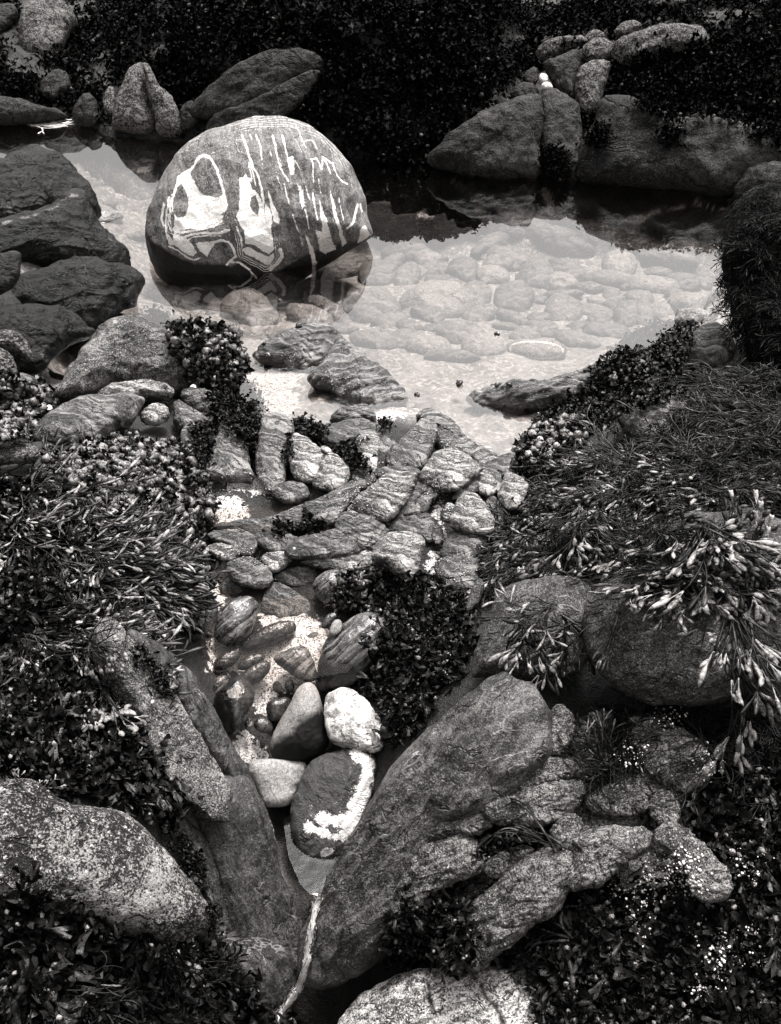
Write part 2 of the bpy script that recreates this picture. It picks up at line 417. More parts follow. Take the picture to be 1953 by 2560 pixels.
# ------------------------------------------------------------------ ground heights
CTRL = [  # picture x, y, height of the ground there
 (250,470,-.12),(420,560,-.15),(330,720,-.12),(450,760,-.12),(640,690,-.25),(640,560,-.3),(700,800,-.12),(900,700,-.2),
 (1000,620,-.25),(1200,700,-.22),(1400,620,-.25),(1500,760,-.2),(1700,700,-.2),(1350,820,-.14),(1100,880,-.08),(950,900,-.06),
 (700,960,-.03),(1000,960,-.05),(1150,1050,-.05),(1240,1110,-.035),(1440,880,-.08),(1330,1010,-.02),
 (1000,500,-.32),(1300,490,-.3),(1600,540,-.28),(300,420,-.28),(560,360,-.34),(90,370,-.2),(640,420,-.34),(800,440,-.34),
 (100,460,.12),(200,600,.06),(90,800,.1),(60,950,.04),(150,905,-.06),(205,880,-.06),(250,740,.0),
 (350,880,.02),(450,950,.02),(250,1040,.04),(500,1040,0),(560,900,-.03),
 (620,1110,.01),(760,1120,.01),(900,1080,.015),(1050,1060,.02),(1200,1140,.01),(1300,1165,.01),(700,1060,-.015),
 (650,1270,-.045),(800,1250,-.015),(1000,1250,-.01),(1150,1250,-.005),(1250,1350,-.05),(600,1380,-.09),(800,1370,-.08),
 (1000,1380,-.08),(1150,1420,-.08),(560,1450,-.15),(620,1600,-.18),(750,1500,-.145),(760,1640,-.19),(560,1700,-.22),
 (820,1560,-.17),(640,1830,-.28),(760,1780,-.28),(880,1780,-.26),(700,1950,-.37),(820,2000,-.39),(790,2150,-.46),
 (790,2260,-.47),(760,2400,-.6),(730,2530,-.7),
 (300,1560,.02),(420,1700,-.02),(510,1640,-.16),(530,1720,-.2),(640,1980,-.36),(680,2180,-.46),(400,1900,-.06),
 (500,2100,-.2),(560,2300,-.38),(620,2480,-.6),(480,2480,-.42),
 (100,1150,.12),(300,1200,.08),(470,1250,.0),(100,1400,.1),(350,1400,.05),(450,1500,-.06),(100,1650,.09),(250,1800,.05),
 (150,2000,.08),(300,2150,.0),(100,2350,.04),(300,2400,-.1),(100,2540,.0),
 (1350,1150,.06),(1500,1050,.10),(1700,1000,.16),(1870,900,.25),(1880,620,.22),(1770,560,-.1),(1650,930,.02),(1750,760,-.15),(1640,800,-.14),(1775,640,-.2),(1700,835,-.12),(1620,850,-.1),
 (1500,1250,.13),(1800,1250,.22),(1250,1500,-.05),(1100,1560,-.1),(1000,1640,-.14),(1400,1500,.06),(1700,1500,.1),
 (1250,1720,-.03),(1500,1780,-.1),(1700,1800,-.04),(1850,1700,.05),
 (1000,1900,-.22),(930,2050,-.36),(1200,1900,-.1),(1150,2150,-.24),(1000,2300,-.42),(870,2400,-.6),(1300,2100,-.17),
 (1500,2000,-.12),(1700,2100,-.1),(1900,2000,-.02),(1400,2300,-.24),(1700,2350,-.17),(1900,2400,-.12),(1100,2500,-.5),
 (1400,2520,-.32),(1800,2540,-.22)]
WATERLINE = [(0,318),(100,305),(190,303),(290,345),(480,358),(700,372),(900,400),(1080,412),(1250,435),(1450,447),(1650,470),(1850,497),(1953,530)]
# outline of the far bank against the sky as the pool mirrors it
CREST = [(0,400),(130,400),(190,394),(250,398),(330,425),(400,480),(520,545),(660,585),(790,602),(920,617),(1050,618),(1150,607),
         (1215,580),(1262,518),(1300,500),(1345,512),(1400,530),(1480,540),(1560,565),(1640,586),(1740,592),(1953,600)]

cx, cy, cz = [], [], []
for px, py, z in CTRL:
    p = at_z(px, py, z); cx.append(p[0]); cy.append(p[1]); cz.append(z)
WL = [at_z(px, py, 0.0) for px, py in WATERLINE]
for p in WL:
    cx.append(p[0]); cy.append(p[1]); cz.append(0.0)
    cx.append(p[0] * 0.93); cy.append(p[1] * 0.93); cz.append(-0.22)
CR = []
for px, py in CREST:
    d = ray([px], [py])[0]
    s = -d[2] / d[1]
    D = 3.6 / (s + 0.23) + 0.32
    CR.append((D * d[0] / d[1], D, D * s - 1.8 - float(np.interp(px, [0, 130, 220, 330, 420, 1100, 1215, 1290, 1350, 1400, 1700, 1953], [.2, .26, .34, .36, .2, .13, .2, .36, .3, .24, .22, .19]))))
cx.append(0); cy.append(-1.0); cz.append(-.5)
for x, z in ((-1.3, .1), (1.3, .0), (-2.2, .15), (2.2, .2)):
    for y in (0.3, 1.2):
        cx.append(x); cy.append(y); cz.append(z)
for y in (2.5, 3.4, 4.3):
    cx += [-2.6, 2.6]; cy += [y, y]; cz += [.28, .32]
C = np.stack([cx, cy], 1); CZ = np.array(cz)
def tps(r2):
    return 0.5 * r2 * np.log(r2 + 1e-12)
n = len(C)
K = tps(((C[:, None] - C[None]) ** 2).sum(2)) + np.eye(n) * 0.002
Pm = np.concatenate([np.ones((n, 1)), C], 1)
A = np.block([[K, Pm], [Pm.T, np.zeros((3, 3))]])
sol = np.linalg.solve(A, np.concatenate([CZ, np.zeros(3)]))
WLa = np.array([(p[0] / p[1], p[1]) for p in WL]); CRa = np.array([(x / y, y, h) for x, y, h in CR])
def bank(a, y):
    yw = np.interp(a, WLa[:, 0], WLa[:, 1]); yc = np.interp(a, CRa[:, 0], CRa[:, 1]); h = np.interp(a, CRa[:, 0], CRa[:, 2])
    s = (y - yw) / (yc - yw)
    up = h * np.sin(np.clip(s, 0, 1) * math.pi / 2) ** 0.9
    return np.where(s <= 1, up, h - 0.10 * (y - yc)), s
def gz_raw(x, y):
    x = np.clip(x, -3.2, 3.2); y = np.clip(y, 0.2, 8.2)
    out = np.empty(len(x))
    for i in range(0, len(x), 20000):
        q = np.stack([x[i:i + 20000], y[i:i + 20000]], 1)
        r2 = ((q[:, None] - C[None]) ** 2).sum(2)
        out[i:i + 20000] = tps(r2) @ sol[:n] + sol[n] + q @ sol[n + 1:]
    return out

STEP = 0.011
xs = np.arange(-3.4, 3.4001, STEP); ys = np.arange(0.2, 8.2001, STEP)
skx = np.array([4, 5, 7, 11, 20, 50, 150, 500.0])
XS = np.concatenate([-skx[::-1], xs, skx]); YS = np.concatenate([[-500, -120, -30, -8, -2.5, -1, -.4], ys, 8.2 + skx])
# smooth field on a coarse lattice, then resampled
cxs = np.arange(-3.4, 3.45, 0.04); cys = np.arange(0.2, 8.25, 0.04)
mx_, my_ = [a.ravel() for a in np.meshgrid(cxs, cys)]
cg = gz_raw(mx_, my_)
bk_, s_ = bank(mx_ / my_, my_)
on = (s_ > 0) & (my_ > 3.0)
cg = np.where(on, bk_, np.where((s_ > -0.25) & (my_ > 3.0), np.minimum(cg, -0.02 + 1.2 * s_ * (s_ < 0)), cg)).reshape(len(cys), len(cxs))
def bil(g, gx, gy, x, y):
    fx = np.clip((x - gx[0]) / (gx[1] - gx[0]), 0, len(gx) - 1.001); fy = np.clip((y - gy[0]) / (gy[1] - gy[0]), 0, len(gy) - 1.001)
    ix = fx.astype(int); iy = fy.astype(int); fx = fx - ix; fy = fy - iy
    return (g[iy, ix] * (1 - fx) + g[iy, ix + 1] * fx) * (1 - fy) + (g[iy + 1, ix] * (1 - fx) + g[iy + 1, ix + 1] * fx) * fy
def gz(x, y):
    return bil(cg, cxs, cys, np.asarray(x, float), np.asarray(y, float))
def ray_ground(px, py):
    d = ray([px], [py])[0]
    t = np.arange(0.6, 14, 0.004)
    p = CAM + d * t[:, None]
    below = p[:, 2] < gz(p[:, 0], p[:, 1])
    k = int(np.argmax(below)) if below.any() else len(t) - 1
    return p[k]
def gnormal(p):
    e = 0.08
    dx = (gz([p[0] + e], [p[1]])[0] - gz([p[0] - e], [p[1]])[0]) / (2 * e)
    dy = (gz([p[0]], [p[1] + e])[0] - gz([p[0]], [p[1] - e])[0]) / (2 * e)
    v = np.array([-dx, -dy, 1.0]); return v / np.linalg.norm(v)

SAND = [Z('I', [(520,490),(700,478),(900,478),(1010,520),(1130,620),(1060,830),(1040,940),(1000,1060),(640,1200),(560,1380),(480,1300),(430,1000),(80,960),(90,720),(420,800),(560,600)]),
        Z('I', [(30,60),(150,20),(260,40),(250,110),(190,180),(150,220),(230,340),(180,400),(110,300),(-20,230),(-30,120)]),
        Z('I', [(300,1540),(400,1500),(480,1580),(560,1650),(640,1740),(480,1800),(380,1790),(310,1640)]),
        Z('3', [(1040,330),(1200,320),(1260,400),(1220,480),(1130,480),(1080,410)]),
        Z('3', [(860,690),(1000,695),(1090,720),(1190,790),(1150,805),(1000,785),(920,740)]),
        Z('3', [(915,815),(1000,805),(1045,880),(985,920),(905,925)]),
        Z('3', [(1500,455),(1700,440),(1700,470),(1560,485)]),
        Z('F', [(320,1000),(450,990),(440,1060),(380,1095)]), Z('F', [(800,890),(875,890),(850,1010),(790,1000)]),
        Z('F', [(855,1085),(920,1140),(905,1205),(850,1180)]), Z('F', [(760,1290),(840,1280),(900,1340),(860,1385),(800,1395),(780,1460),(715,1450)]),
        Z('F', [(1300,900),(1340,860),(1350,1000),(1290,1050)]), Z('F', [(280,100),(640,90),(520,130),(330,150)]),
        Z('G', [(520,680),(700,620),(900,640),(840,760),(700,860),(600,830),(560,740)]),
        Z('A', [(70,870),(230,830),(270,930),(170,930)])]
MIRROR_DARK = [Z('S', [(-300,300),(130,402),(190,396),(250,400),(330,428),(400,482),(520,560),(790,615),(920,628),(1050,628),(1150,612),
                (1215,590),(1262,522),(1300,504),(1345,516),(1400,535),(1480,545),(1640,592),(1740,598),(2300,610),(2300,300),(1000,250),(-300,200)])]  # bed painted dark inside the mirrored bank outline, to blacken the reflection
POOL = Z('S', [(-300,250),(2300,250),(2300,850),(1700,860),(1550,900),(1400,1010),(1310,1150),(1180,1130),(1100,1060),(1000,1050),(860,1050),(640,1080),(600,960),(560,830),(330,790),(300,840),(180,960),(60,960),(150,800),(60,700),(-300,600)])
STREAKS = [(Z('C', [(150,840),(200,875),(240,910),(280,985),(310,1035)]), 7), (Z('C', [(575,880),(600,930),(610,980)]), 8),
           (Z('C', [(930,1025),(1040,1015),(1130,970),(1220,965)]), 5), (Z('C', [(1280,945),(1350,965),(1450,975)]), 4),
           (Z('C', [(430,890),(490,870)]), 7), (Z('C', [(0,1000),(60,1010)]), 4), (Z('A', [(780,1020),(900,1025),(1010,1035)]), 2)]

STONE = [Z('6', [(-200,1200),(100,700),(480,340),(700,420),(800,480),(1040,500),(1400,620),(1400,760),(1250,900),(1200,950),(1460,1200),(1400,1260),(1300,1240),(1100,1250),(950,1180),(800,1250),(600,1400),(460,1500),(100,1450),(-250,1560)]),
         Z('5', [(430,100),(700,230),(1100,800),(1300,1500),(1100,1700),(900,1400),(700,700)])]
gx, gy = np.meshgrid(XS, YS)
gx = gx.ravel(); gy = gy.ravel()
gzv = gz(gx, gy)
far = np.maximum(np.maximum(np.abs(gx) - 3.4, gy - 8.2), 0.2 - gy).clip(0)
gzv = gzv * np.exp(-far / 6.0) + 0.1 * (1 - np.exp(-far / 6.0))
pg = np.stack([gx, gy, gzv], 1)
near = far < 3
nzv = np.zeros(len(pg))
q = pg[near]
wet = gz(q[:, 0], q[:, 1]) < -0.05
nzv[near] = (0.022 * fbm(q * 5.0, 3) + 0.008 * fbm(q * 24.0, 3)) * np.where(q[:, 1] > 4.4, 1.5, 1.0) * np.where(wet, 0.6, 1.0)
pg[:, 2] += nzv
gpx, gpy, gpc = project(pg)
GP = np.stack([gpx, gpy], 1)
vis = (gpc > 0.2) & (far <= 0.0) & (gpx > -400) & (gpx < 2400) & (gpy > 100) & (gpy < 2700)
sand = np.zeros(len(pg)); deep = np.zeros(len(pg)); bed = np.zeros(len(pg))
idx = np.where(vis)[0]
for poly in SAND:
    lo = poly.min(0) - 60; hi = poly.max(0) + 60
    k = idx[((GP[idx] > lo) & (GP[idx] < hi)).all(1)]
    sand[k] = np.maximum(sand[k], np.clip(0.5 + sdf(GP[k], poly) / 70.0, 0, 1 if poly[:, 1].mean() > 1050 else .62))
wob = np.zeros(len(pg)); wob[idx] = 14 * fbm(pg[idx] * 9.0, 3)
deep[idx] = np.clip(0.5 + (sdf(GP[idx], MIRROR_DARK[0]) + wob[idx] + 6) / 16.0, 0, 1)
bed[idx] = np.clip(0.5 + (sdf(GP[idx], POOL) + wob[idx]) / 30.0, 0, 1)
stone = np.zeros(len(pg))
for poly in STONE:
    stone[idx] = np.maximum(stone[idx], np.clip(0.5 + (sdf(GP[idx], poly) + wob[idx]) / 20.0, 0, 1))
for pl, wd in STREAKS:
    dd = seg_dist(GP[idx], pl, False)[0]
    sk = np.clip(1.3 - (dd + 0.5 * wob[idx]) / (1.3 * wd), 0, 1)
    deep[idx] *= 1 - 0.8 * sk
    sand[idx] = np.maximum(sand[idx], 0.9 * sk)
# the same painted dark on the outer ground ahead
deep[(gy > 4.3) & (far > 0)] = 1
nxx, nyy = len(XS), len(YS)
ii = np.arange(nxx * nyy).reshape(nyy, nxx)
gf = np.stack([ii[:-1, :-1].ravel(), ii[:-1, 1:].ravel(), ii[1:, 1:].ravel(), ii[1:, :-1].ravel()], 1)
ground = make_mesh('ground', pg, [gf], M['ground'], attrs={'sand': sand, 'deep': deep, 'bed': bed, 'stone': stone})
tag(ground, 'dark rocky shore ground with pale shell sand between the rocks', kind='structure')
# ------------------------------------------------------------------ rocks
def smooth_poly(P, n=2):
    for _ in range(n):
        Q = np.roll(P, -1, 0)
        P = np.stack([0.75 * P + 0.25 * Q, 0.25 * P + 0.75 * Q], 1).reshape(-1, 2)
    return P

def resample(P, n):
    Q = np.concatenate([P, P[:1]])
    L = np.concatenate([[0], np.cumsum(np.linalg.norm(np.diff(Q, axis=0), axis=1))])
    s = np.linspace(0, L[-1], n, endpoint=False)
    return np.stack([np.interp(s, L, Q[:, 0]), np.interp(s, L, Q[:, 1])], 1)

def area_centroid(P):
    x, y = P[:, 0], P[:, 1]; x2, y2 = np.roll(x, -1), np.roll(y, -1)
    c = x * y2 - x2 * y; a = c.sum() / 2
    return abs(a), np.array([((x + x2) * c).sum(), ((y + y2) * c).sum()]) / (6 * a)

def vnormals(v, fs):
    nn = np.zeros_like(v)
    for f in fs:
        a, b, c = v[f[:, 0]], v[f[:, 1]], v[f[:, 2]]
        fn = np.cross(b - a, c - a)
        for k in range(f.shape[1]):
            np.add.at(nn, f[:, k], fn)
    return nn / (np.linalg.norm(nn, axis=1, keepdims=True) + 1e-12)

ROCKS = {}
def rock(name, label, view, pts, mat, w=0.55, lift=0.0, T=0.6, Tb=0.7, p=2.3, q=2.0, amp=0.07, ridge=0.0, layer=0.0, lang=0.3,
         anchor=None, n=None, cat='rock', group=None, peak=None, paint=None, darkp=None, N=(110, 26, 8), sm=2, z=None, freq=1.0,
         lin=False, tmax=None, grow=1.03, facet=0.05):
    P = smooth_poly(Z(view, pts), sm)
    ar, cpx = area_centroid(P)
    P = cpx + (P - cpx) * grow
    hgt = P[:, 1].max() - P[:, 1].min()
    ap = np.array([cpx[0], cpx[1] + 0.15 * hgt]) if anchor is None else Z(view, [anchor])[0]
    Pg = ray_ground(*ap) if z is None else at_z(ap[0], ap[1], z)
    toC = CAM - Pg; toC /= np.linalg.norm(toC)
    if n is None:
        nn = w * toC + (1 - w) * gnormal(Pg)
    else:
        nn = np.array(n, float)
    nn /= np.linalg.norm(nn)
    pt = Pg + toC * lift
    U = RIGHT - nn * (nn @ RIGHT); U /= np.linalg.norm(U)
    V = np.cross(nn, U)
    def to_plane(Q):
        d = ray(Q[:, 0], Q[:, 1])
        X = CAM + d * (((pt - CAM) @ nn) / (d @ nn))[:, None]
        return np.stack([(X - pt) @ U, (X - pt) @ V], 1)
    b = resample(to_plane(P), N[0])
    a2, c2 = area_centroid(b)
    if peak is not None:
        c2 = to_plane(Z(view, [peak]))[0]
    R = math.sqrt(a2 / math.pi)
    Tf = T * R; Tk = Tb * R
    if tmax: Tf = min(Tf, tmax); Tk = min(Tk, tmax * 1.2)
    th = N[0]
    def rings(nr):
        s = np.arange(1, nr + 1) / nr
        return s if lin else np.sin(s * math.pi / 2) * 0.7 + s * 0.3
    tf = rings(N[1]); tb = rings(N[2])[:-1]
    uvl, hh = [c2[None]], [np.array([1.0])]
    for t in tf:
        uvl.append(c2 + (b - c2) * t); hh.append(np.full(th, max(0.0, 1 - t ** p) ** (1 / q)))
    uv = np.concatenate(uvl); h = np.concatenate(hh) * Tf
    uvb, hb = [c2[None]], [np.array([1.0])]
    for t in tb:
        uvb.append(c2 + (b - c2) * t); hb.append(np.full(th, max(0.0, 1 - t ** p) ** (1 / q)))
    nf = len(uv)
    uv = np.concatenate([uv] + uvb); h = np.concatenate([h, -np.concatenate(hb) * Tk])
    tris, quads = [], []
    k = np.arange(th); k2 = (k + 1) % th
    tris.append(np.stack([np.zeros(th, int), 1 + k, 1 + k2], 1))
    for j in range(N[1] - 1):
        o = 1 + j * th; o2 = o + th
        quads.append(np.stack([o + k, o2 + k, o2 + k2, o + k2], 1))
    tris.append(np.stack([np.full(th, nf), nf + 1 + k2, nf + 1 + k], 1))
    last = 1 + (N[1] - 1) * th
    for j in range(N[2] - 1):
        o = nf + 1 + j * th
        o2 = o + th if j < N[2] - 2 else last
        quads.append(np.stack([o + k2, o2 + k2, o2 + k, o + k], 1))
    fs = [np.concatenate(tris), np.concatenate(quads)]
    v = pt + uv[:, :1] * U + uv[:, 1:] * V + h[:, None] * nn
    # counter-clockwise seen from outside
    c0 = np.cross(v[1] - v[0], v[2] - v[0])
    if c0 @ nn < 0:
        fs = [f[:, ::-1] for f in fs]
    vn = vnormals(v, fs)
    sd_ = (abs(hash_name(name + label)) % 1000) * 0.37
    qn = v / R * freq
    dsp = amp * (fbm(qn * 1.3 + sd_, 3) + 0.35 * fbm(qn * 5.0 + sd_, 3))
    dsp += facet * (0.35 - np.abs(perlin(qn * 1.7 + sd_ + 50)) - 0.4 * np.abs(perlin(qn * 4.1 + sd_ + 60)))
    if layer:
        ca, sa = math.cos(lang), math.sin(lang)
        s = (uv[:, 1] * ca - uv[:, 0] * sa) / R * 9.0 + 1.5 * fbm(qn * 0.9 + sd_ + 5, 2)
        st = perlin(np.stack([s, uv[:, 0] / R * 0.5, np.zeros(len(s)) + sd_], 1))
        dsp += layer * (st + 0.5 * perlin(np.stack([s * 2.7, uv[:, 0] / R * 0.8, np.zeros(len(s)) + sd_ + 9], 1)))
    if ridge:
        cr = fbm(qn * 0.9 + sd_ + 31, 2)
        dsp -= ridge * np.exp(-(cr / 0.05) ** 2)
    v = v + vn * (dsp * R)[:, None]
    attrs = {}
    if paint is not None or darkp is not None:
        qx, qy, _ = project(v)
        Q = np.stack([qx, qy], 1)
        if paint is not None: attrs['paint'] = paint(Q, v)
        if darkp is not None: attrs['wet'] = darkp(Q, v)  # darkening mask; on some stones it holds painted shade
    base = pt - nn * Tk * 0.5
    o = make_mesh(name, v, fs, M[mat], attrs=attrs, uv=uv, origin=base)
    tag(o, label, cat, group)
    ROCKS[o.name] = o
    return o

def hash_name(s):
    h = 5381
    for ch in s: h = (h * 33 + ord(ch)) & 0x7fffffff
    return h
# ------------------------------------------------------------------ far bank
BK = dict(w=0.45, lift=0.05, amp=0.05, N=(100, 24, 6), sm=1, p=3.2, grow=1.12, facet=.09)
g = 'rocks in the shaded far bank'
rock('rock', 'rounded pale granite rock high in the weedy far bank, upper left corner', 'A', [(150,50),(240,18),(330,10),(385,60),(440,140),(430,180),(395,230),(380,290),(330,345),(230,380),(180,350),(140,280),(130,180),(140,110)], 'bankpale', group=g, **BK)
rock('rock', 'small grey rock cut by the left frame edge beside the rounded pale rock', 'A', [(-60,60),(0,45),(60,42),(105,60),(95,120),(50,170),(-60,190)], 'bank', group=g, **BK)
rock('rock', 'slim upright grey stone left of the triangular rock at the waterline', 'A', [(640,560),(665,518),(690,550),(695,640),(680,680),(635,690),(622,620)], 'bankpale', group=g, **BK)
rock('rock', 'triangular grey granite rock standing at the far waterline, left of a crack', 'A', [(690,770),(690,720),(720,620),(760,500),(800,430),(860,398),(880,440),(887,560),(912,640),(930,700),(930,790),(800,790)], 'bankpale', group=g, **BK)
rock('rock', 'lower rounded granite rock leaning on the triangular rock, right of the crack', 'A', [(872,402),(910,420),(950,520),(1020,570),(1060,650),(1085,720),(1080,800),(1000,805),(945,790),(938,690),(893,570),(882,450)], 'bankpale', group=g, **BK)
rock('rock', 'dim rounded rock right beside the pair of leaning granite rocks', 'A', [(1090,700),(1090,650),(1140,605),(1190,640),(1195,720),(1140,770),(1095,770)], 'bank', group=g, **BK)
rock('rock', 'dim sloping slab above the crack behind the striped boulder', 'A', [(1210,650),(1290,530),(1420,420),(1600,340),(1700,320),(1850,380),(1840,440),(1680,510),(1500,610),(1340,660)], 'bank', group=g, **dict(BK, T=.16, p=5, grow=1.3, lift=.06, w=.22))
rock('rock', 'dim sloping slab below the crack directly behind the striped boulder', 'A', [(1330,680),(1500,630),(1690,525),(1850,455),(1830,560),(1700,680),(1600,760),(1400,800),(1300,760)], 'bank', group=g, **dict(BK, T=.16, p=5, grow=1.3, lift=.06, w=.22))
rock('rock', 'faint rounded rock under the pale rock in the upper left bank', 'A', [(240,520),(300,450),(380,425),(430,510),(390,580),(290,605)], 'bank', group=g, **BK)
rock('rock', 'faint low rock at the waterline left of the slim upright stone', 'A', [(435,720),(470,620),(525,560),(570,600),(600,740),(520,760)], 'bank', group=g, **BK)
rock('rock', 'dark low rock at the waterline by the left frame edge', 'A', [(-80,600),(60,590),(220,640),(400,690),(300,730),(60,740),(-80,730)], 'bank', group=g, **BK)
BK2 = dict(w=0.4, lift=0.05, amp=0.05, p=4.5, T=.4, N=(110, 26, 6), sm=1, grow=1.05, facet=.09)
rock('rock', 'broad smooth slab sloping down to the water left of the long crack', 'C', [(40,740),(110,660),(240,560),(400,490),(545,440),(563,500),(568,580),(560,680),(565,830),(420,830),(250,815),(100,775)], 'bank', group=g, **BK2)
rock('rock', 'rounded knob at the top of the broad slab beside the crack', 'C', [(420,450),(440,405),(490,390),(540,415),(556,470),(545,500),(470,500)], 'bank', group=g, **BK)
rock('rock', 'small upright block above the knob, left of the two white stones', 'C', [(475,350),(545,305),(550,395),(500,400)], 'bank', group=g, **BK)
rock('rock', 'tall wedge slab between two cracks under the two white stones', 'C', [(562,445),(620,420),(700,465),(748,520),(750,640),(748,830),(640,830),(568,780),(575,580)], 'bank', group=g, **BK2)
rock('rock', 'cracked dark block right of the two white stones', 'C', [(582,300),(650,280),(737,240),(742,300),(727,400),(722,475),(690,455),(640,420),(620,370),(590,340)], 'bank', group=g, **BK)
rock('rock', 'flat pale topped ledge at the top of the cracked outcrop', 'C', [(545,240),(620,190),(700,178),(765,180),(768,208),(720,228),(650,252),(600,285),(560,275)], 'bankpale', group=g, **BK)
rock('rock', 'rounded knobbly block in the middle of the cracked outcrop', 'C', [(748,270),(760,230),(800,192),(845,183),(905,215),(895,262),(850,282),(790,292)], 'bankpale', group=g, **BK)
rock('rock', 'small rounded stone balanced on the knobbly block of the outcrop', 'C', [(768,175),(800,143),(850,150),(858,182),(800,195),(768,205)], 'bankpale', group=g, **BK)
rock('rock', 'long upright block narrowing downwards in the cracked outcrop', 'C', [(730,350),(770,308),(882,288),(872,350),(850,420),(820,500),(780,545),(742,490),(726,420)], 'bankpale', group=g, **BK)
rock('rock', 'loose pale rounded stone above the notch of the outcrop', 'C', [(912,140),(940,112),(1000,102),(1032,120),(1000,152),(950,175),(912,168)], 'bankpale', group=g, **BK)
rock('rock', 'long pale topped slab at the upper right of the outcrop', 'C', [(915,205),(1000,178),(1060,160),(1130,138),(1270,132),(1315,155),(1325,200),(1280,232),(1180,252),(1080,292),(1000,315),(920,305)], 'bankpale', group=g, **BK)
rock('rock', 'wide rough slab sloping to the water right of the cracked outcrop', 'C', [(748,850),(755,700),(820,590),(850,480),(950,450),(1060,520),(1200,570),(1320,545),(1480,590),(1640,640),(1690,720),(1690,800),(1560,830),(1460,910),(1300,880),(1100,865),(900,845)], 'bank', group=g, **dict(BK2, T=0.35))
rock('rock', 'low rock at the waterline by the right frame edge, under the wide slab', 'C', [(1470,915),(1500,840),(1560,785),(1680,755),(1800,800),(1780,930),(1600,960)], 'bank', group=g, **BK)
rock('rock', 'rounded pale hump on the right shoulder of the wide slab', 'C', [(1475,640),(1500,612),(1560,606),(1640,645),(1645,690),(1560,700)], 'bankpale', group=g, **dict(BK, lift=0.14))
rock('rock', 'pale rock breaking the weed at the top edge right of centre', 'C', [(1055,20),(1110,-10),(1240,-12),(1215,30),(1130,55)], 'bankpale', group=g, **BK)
g = 'white stones on the far outcrop'
rock('stone', 'upper of two round white stones in the far outcrop crack', 'C', [(555,366),(562,350),(575,345),(592,352),(595,368),(585,386),(565,386)], 'white', group=g, **dict(BK, lift=0.16, N=(40, 10, 6), T=.8))
rock('stone', 'lower flatter one of two white stones in the far outcrop crack', 'C', [(566,402),(578,388),(595,384),(613,395),(616,412),(600,419),(574,418)], 'white', group=g, **dict(BK, lift=0.16, N=(40, 10, 6), T=.8))

# ------------------------------------------------------------------ left shore
LK = dict(w=0.55, amp=0.05, layer=0.02, p=3.0, N=(140, 36, 8), grow=1.08, sm=1, facet=.06, ridge=.012)
g = 'dark rocks of the left shore'
rock('rock', 'large dark layered rock at the left edge, its crest against the bright pool', 'D', [(-250,60),(0,100),(40,60),(100,30),(190,-2),(260,20),(340,50),(400,110),(470,190),(540,262),(557,330),(562,400),(480,440),(300,420),(100,460),(-250,480)], 'black', group=g, lift=0.03, **dict(LK, p=2.8))
rock('rock', 'square faced dark block on the front of the large left rock', 'D', [(-120,190),(0,150),(100,105),(230,98),(268,200),(275,340),(180,375),(80,410),(-120,440)], 'black', group=g, lift=0.12, **dict(LK, T=.35, p=5))
rock('rock', 'dark block right of the square faced block near the pool', 'D', [(240,108),(310,88),(400,150),(480,220),(445,255),(350,335),(285,350),(268,200)], 'black', group=g, lift=0.1, **dict(LK, T=.5, p=3))
rock('rock', 'dark ledge with a pale rim and weed stains sticking out into the pool', 'D', [(-200,470),(0,440),(120,400),(300,350),(400,265),(450,250),(500,290),(545,380),(560,430),(620,490),(700,560),(748,610),(738,705),(600,720),(500,690),(300,650),(120,640),(-200,690)], 'black', group=g, lift=0.14, paint=lambda Q, v: (.45 + .5 * fbm(v * 30 + 2, 2)) * np.clip(1.3 - (seg_dist(Q, Z('D', [(-50,445),(120,395),(300,345),(360,300),(430,262),(460,258)]), False)[0] + 5 * fbm(v * 22, 3)) / 7, 0, .75), **dict(LK, T=.42, p=3.0))
rock('rock', 'smooth humped dark rock whose tip points at the striped boulder', 'D', [(100,800),(130,750),(250,720),(400,650),(540,638),(640,690),(740,705),(820,745),(838,790),(805,880),(785,925),(700,940),(560,1090),(420,1150),(280,1020),(60,940)], 'black', group=g, lift=0.12, **dict(LK, T=.5))
rock('rock', 'grey rounded rock at the left edge below the pale rimmed ledge', 'D', [(-120,640),(0,620),(108,598),(122,700),(85,810),(0,850),(-120,870)], 'black', group=g, lift=0.2, **LK)
rock('rock', 'dark layered rock dipping into the small left pool', 'D', [(-200,930),(0,935),(200,925),(380,955),(485,1055),(562,1090),(400,1150),(310,1220),(235,1320),(60,1320),(-200,1300)], 'black', group=g, lift=0.12, **dict(LK, p=3.0, T=.4))
rock('rock', 'small arched rock with a bright rim at the left edge', 'D', [(-90,1090),(0,1075),(70,1068),(130,1110),(192,1210),(172,1265),(100,1190),(-90,1160)], 'bankpale', group=g, lift=0.2, **LK)
rock('rock', 'small dark rock with a bright edge beneath the arched rock', 'D', [(-90,1190),(0,1185),(60,1215),(112,1330),(60,1350),(-90,1350)], 'bankpale', group=g, lift=0.2, **LK)
rock('rock', 'low flat rock at the left edge below the small left pool', 'D', [(-90,1345),(0,1338),(100,1333),(200,1358),(232,1400),(150,1430),(-90,1440)], 'ledge', group=g, lift=0.15, **LK)
rock('rock', 'large domed rock with a bright left shoulder and weed on its right', 'D', [(350,1500),(400,1380),(480,1280),(560,1170),(650,1080),(750,1033),(850,1022),(935,1050),(1000,1110),(1080,1160),(1200,1160),(1330,1130),(1380,1200),(1400,1300),(1350,1400),(1150,1440),(860,1450),(700,1440),(560,1500)], 'granite', group=g, lift=0.06, **dict(LK, T=.6, peak=(800,1250)))
rock('rock', 'thin curved ridge of rock under the domed rock', '3', [(400,405),(440,352),(540,333),(640,328),(722,352),(718,395),(640,390),(560,400),(470,420)], 'pale', group=g, lift=0.1, **LK)
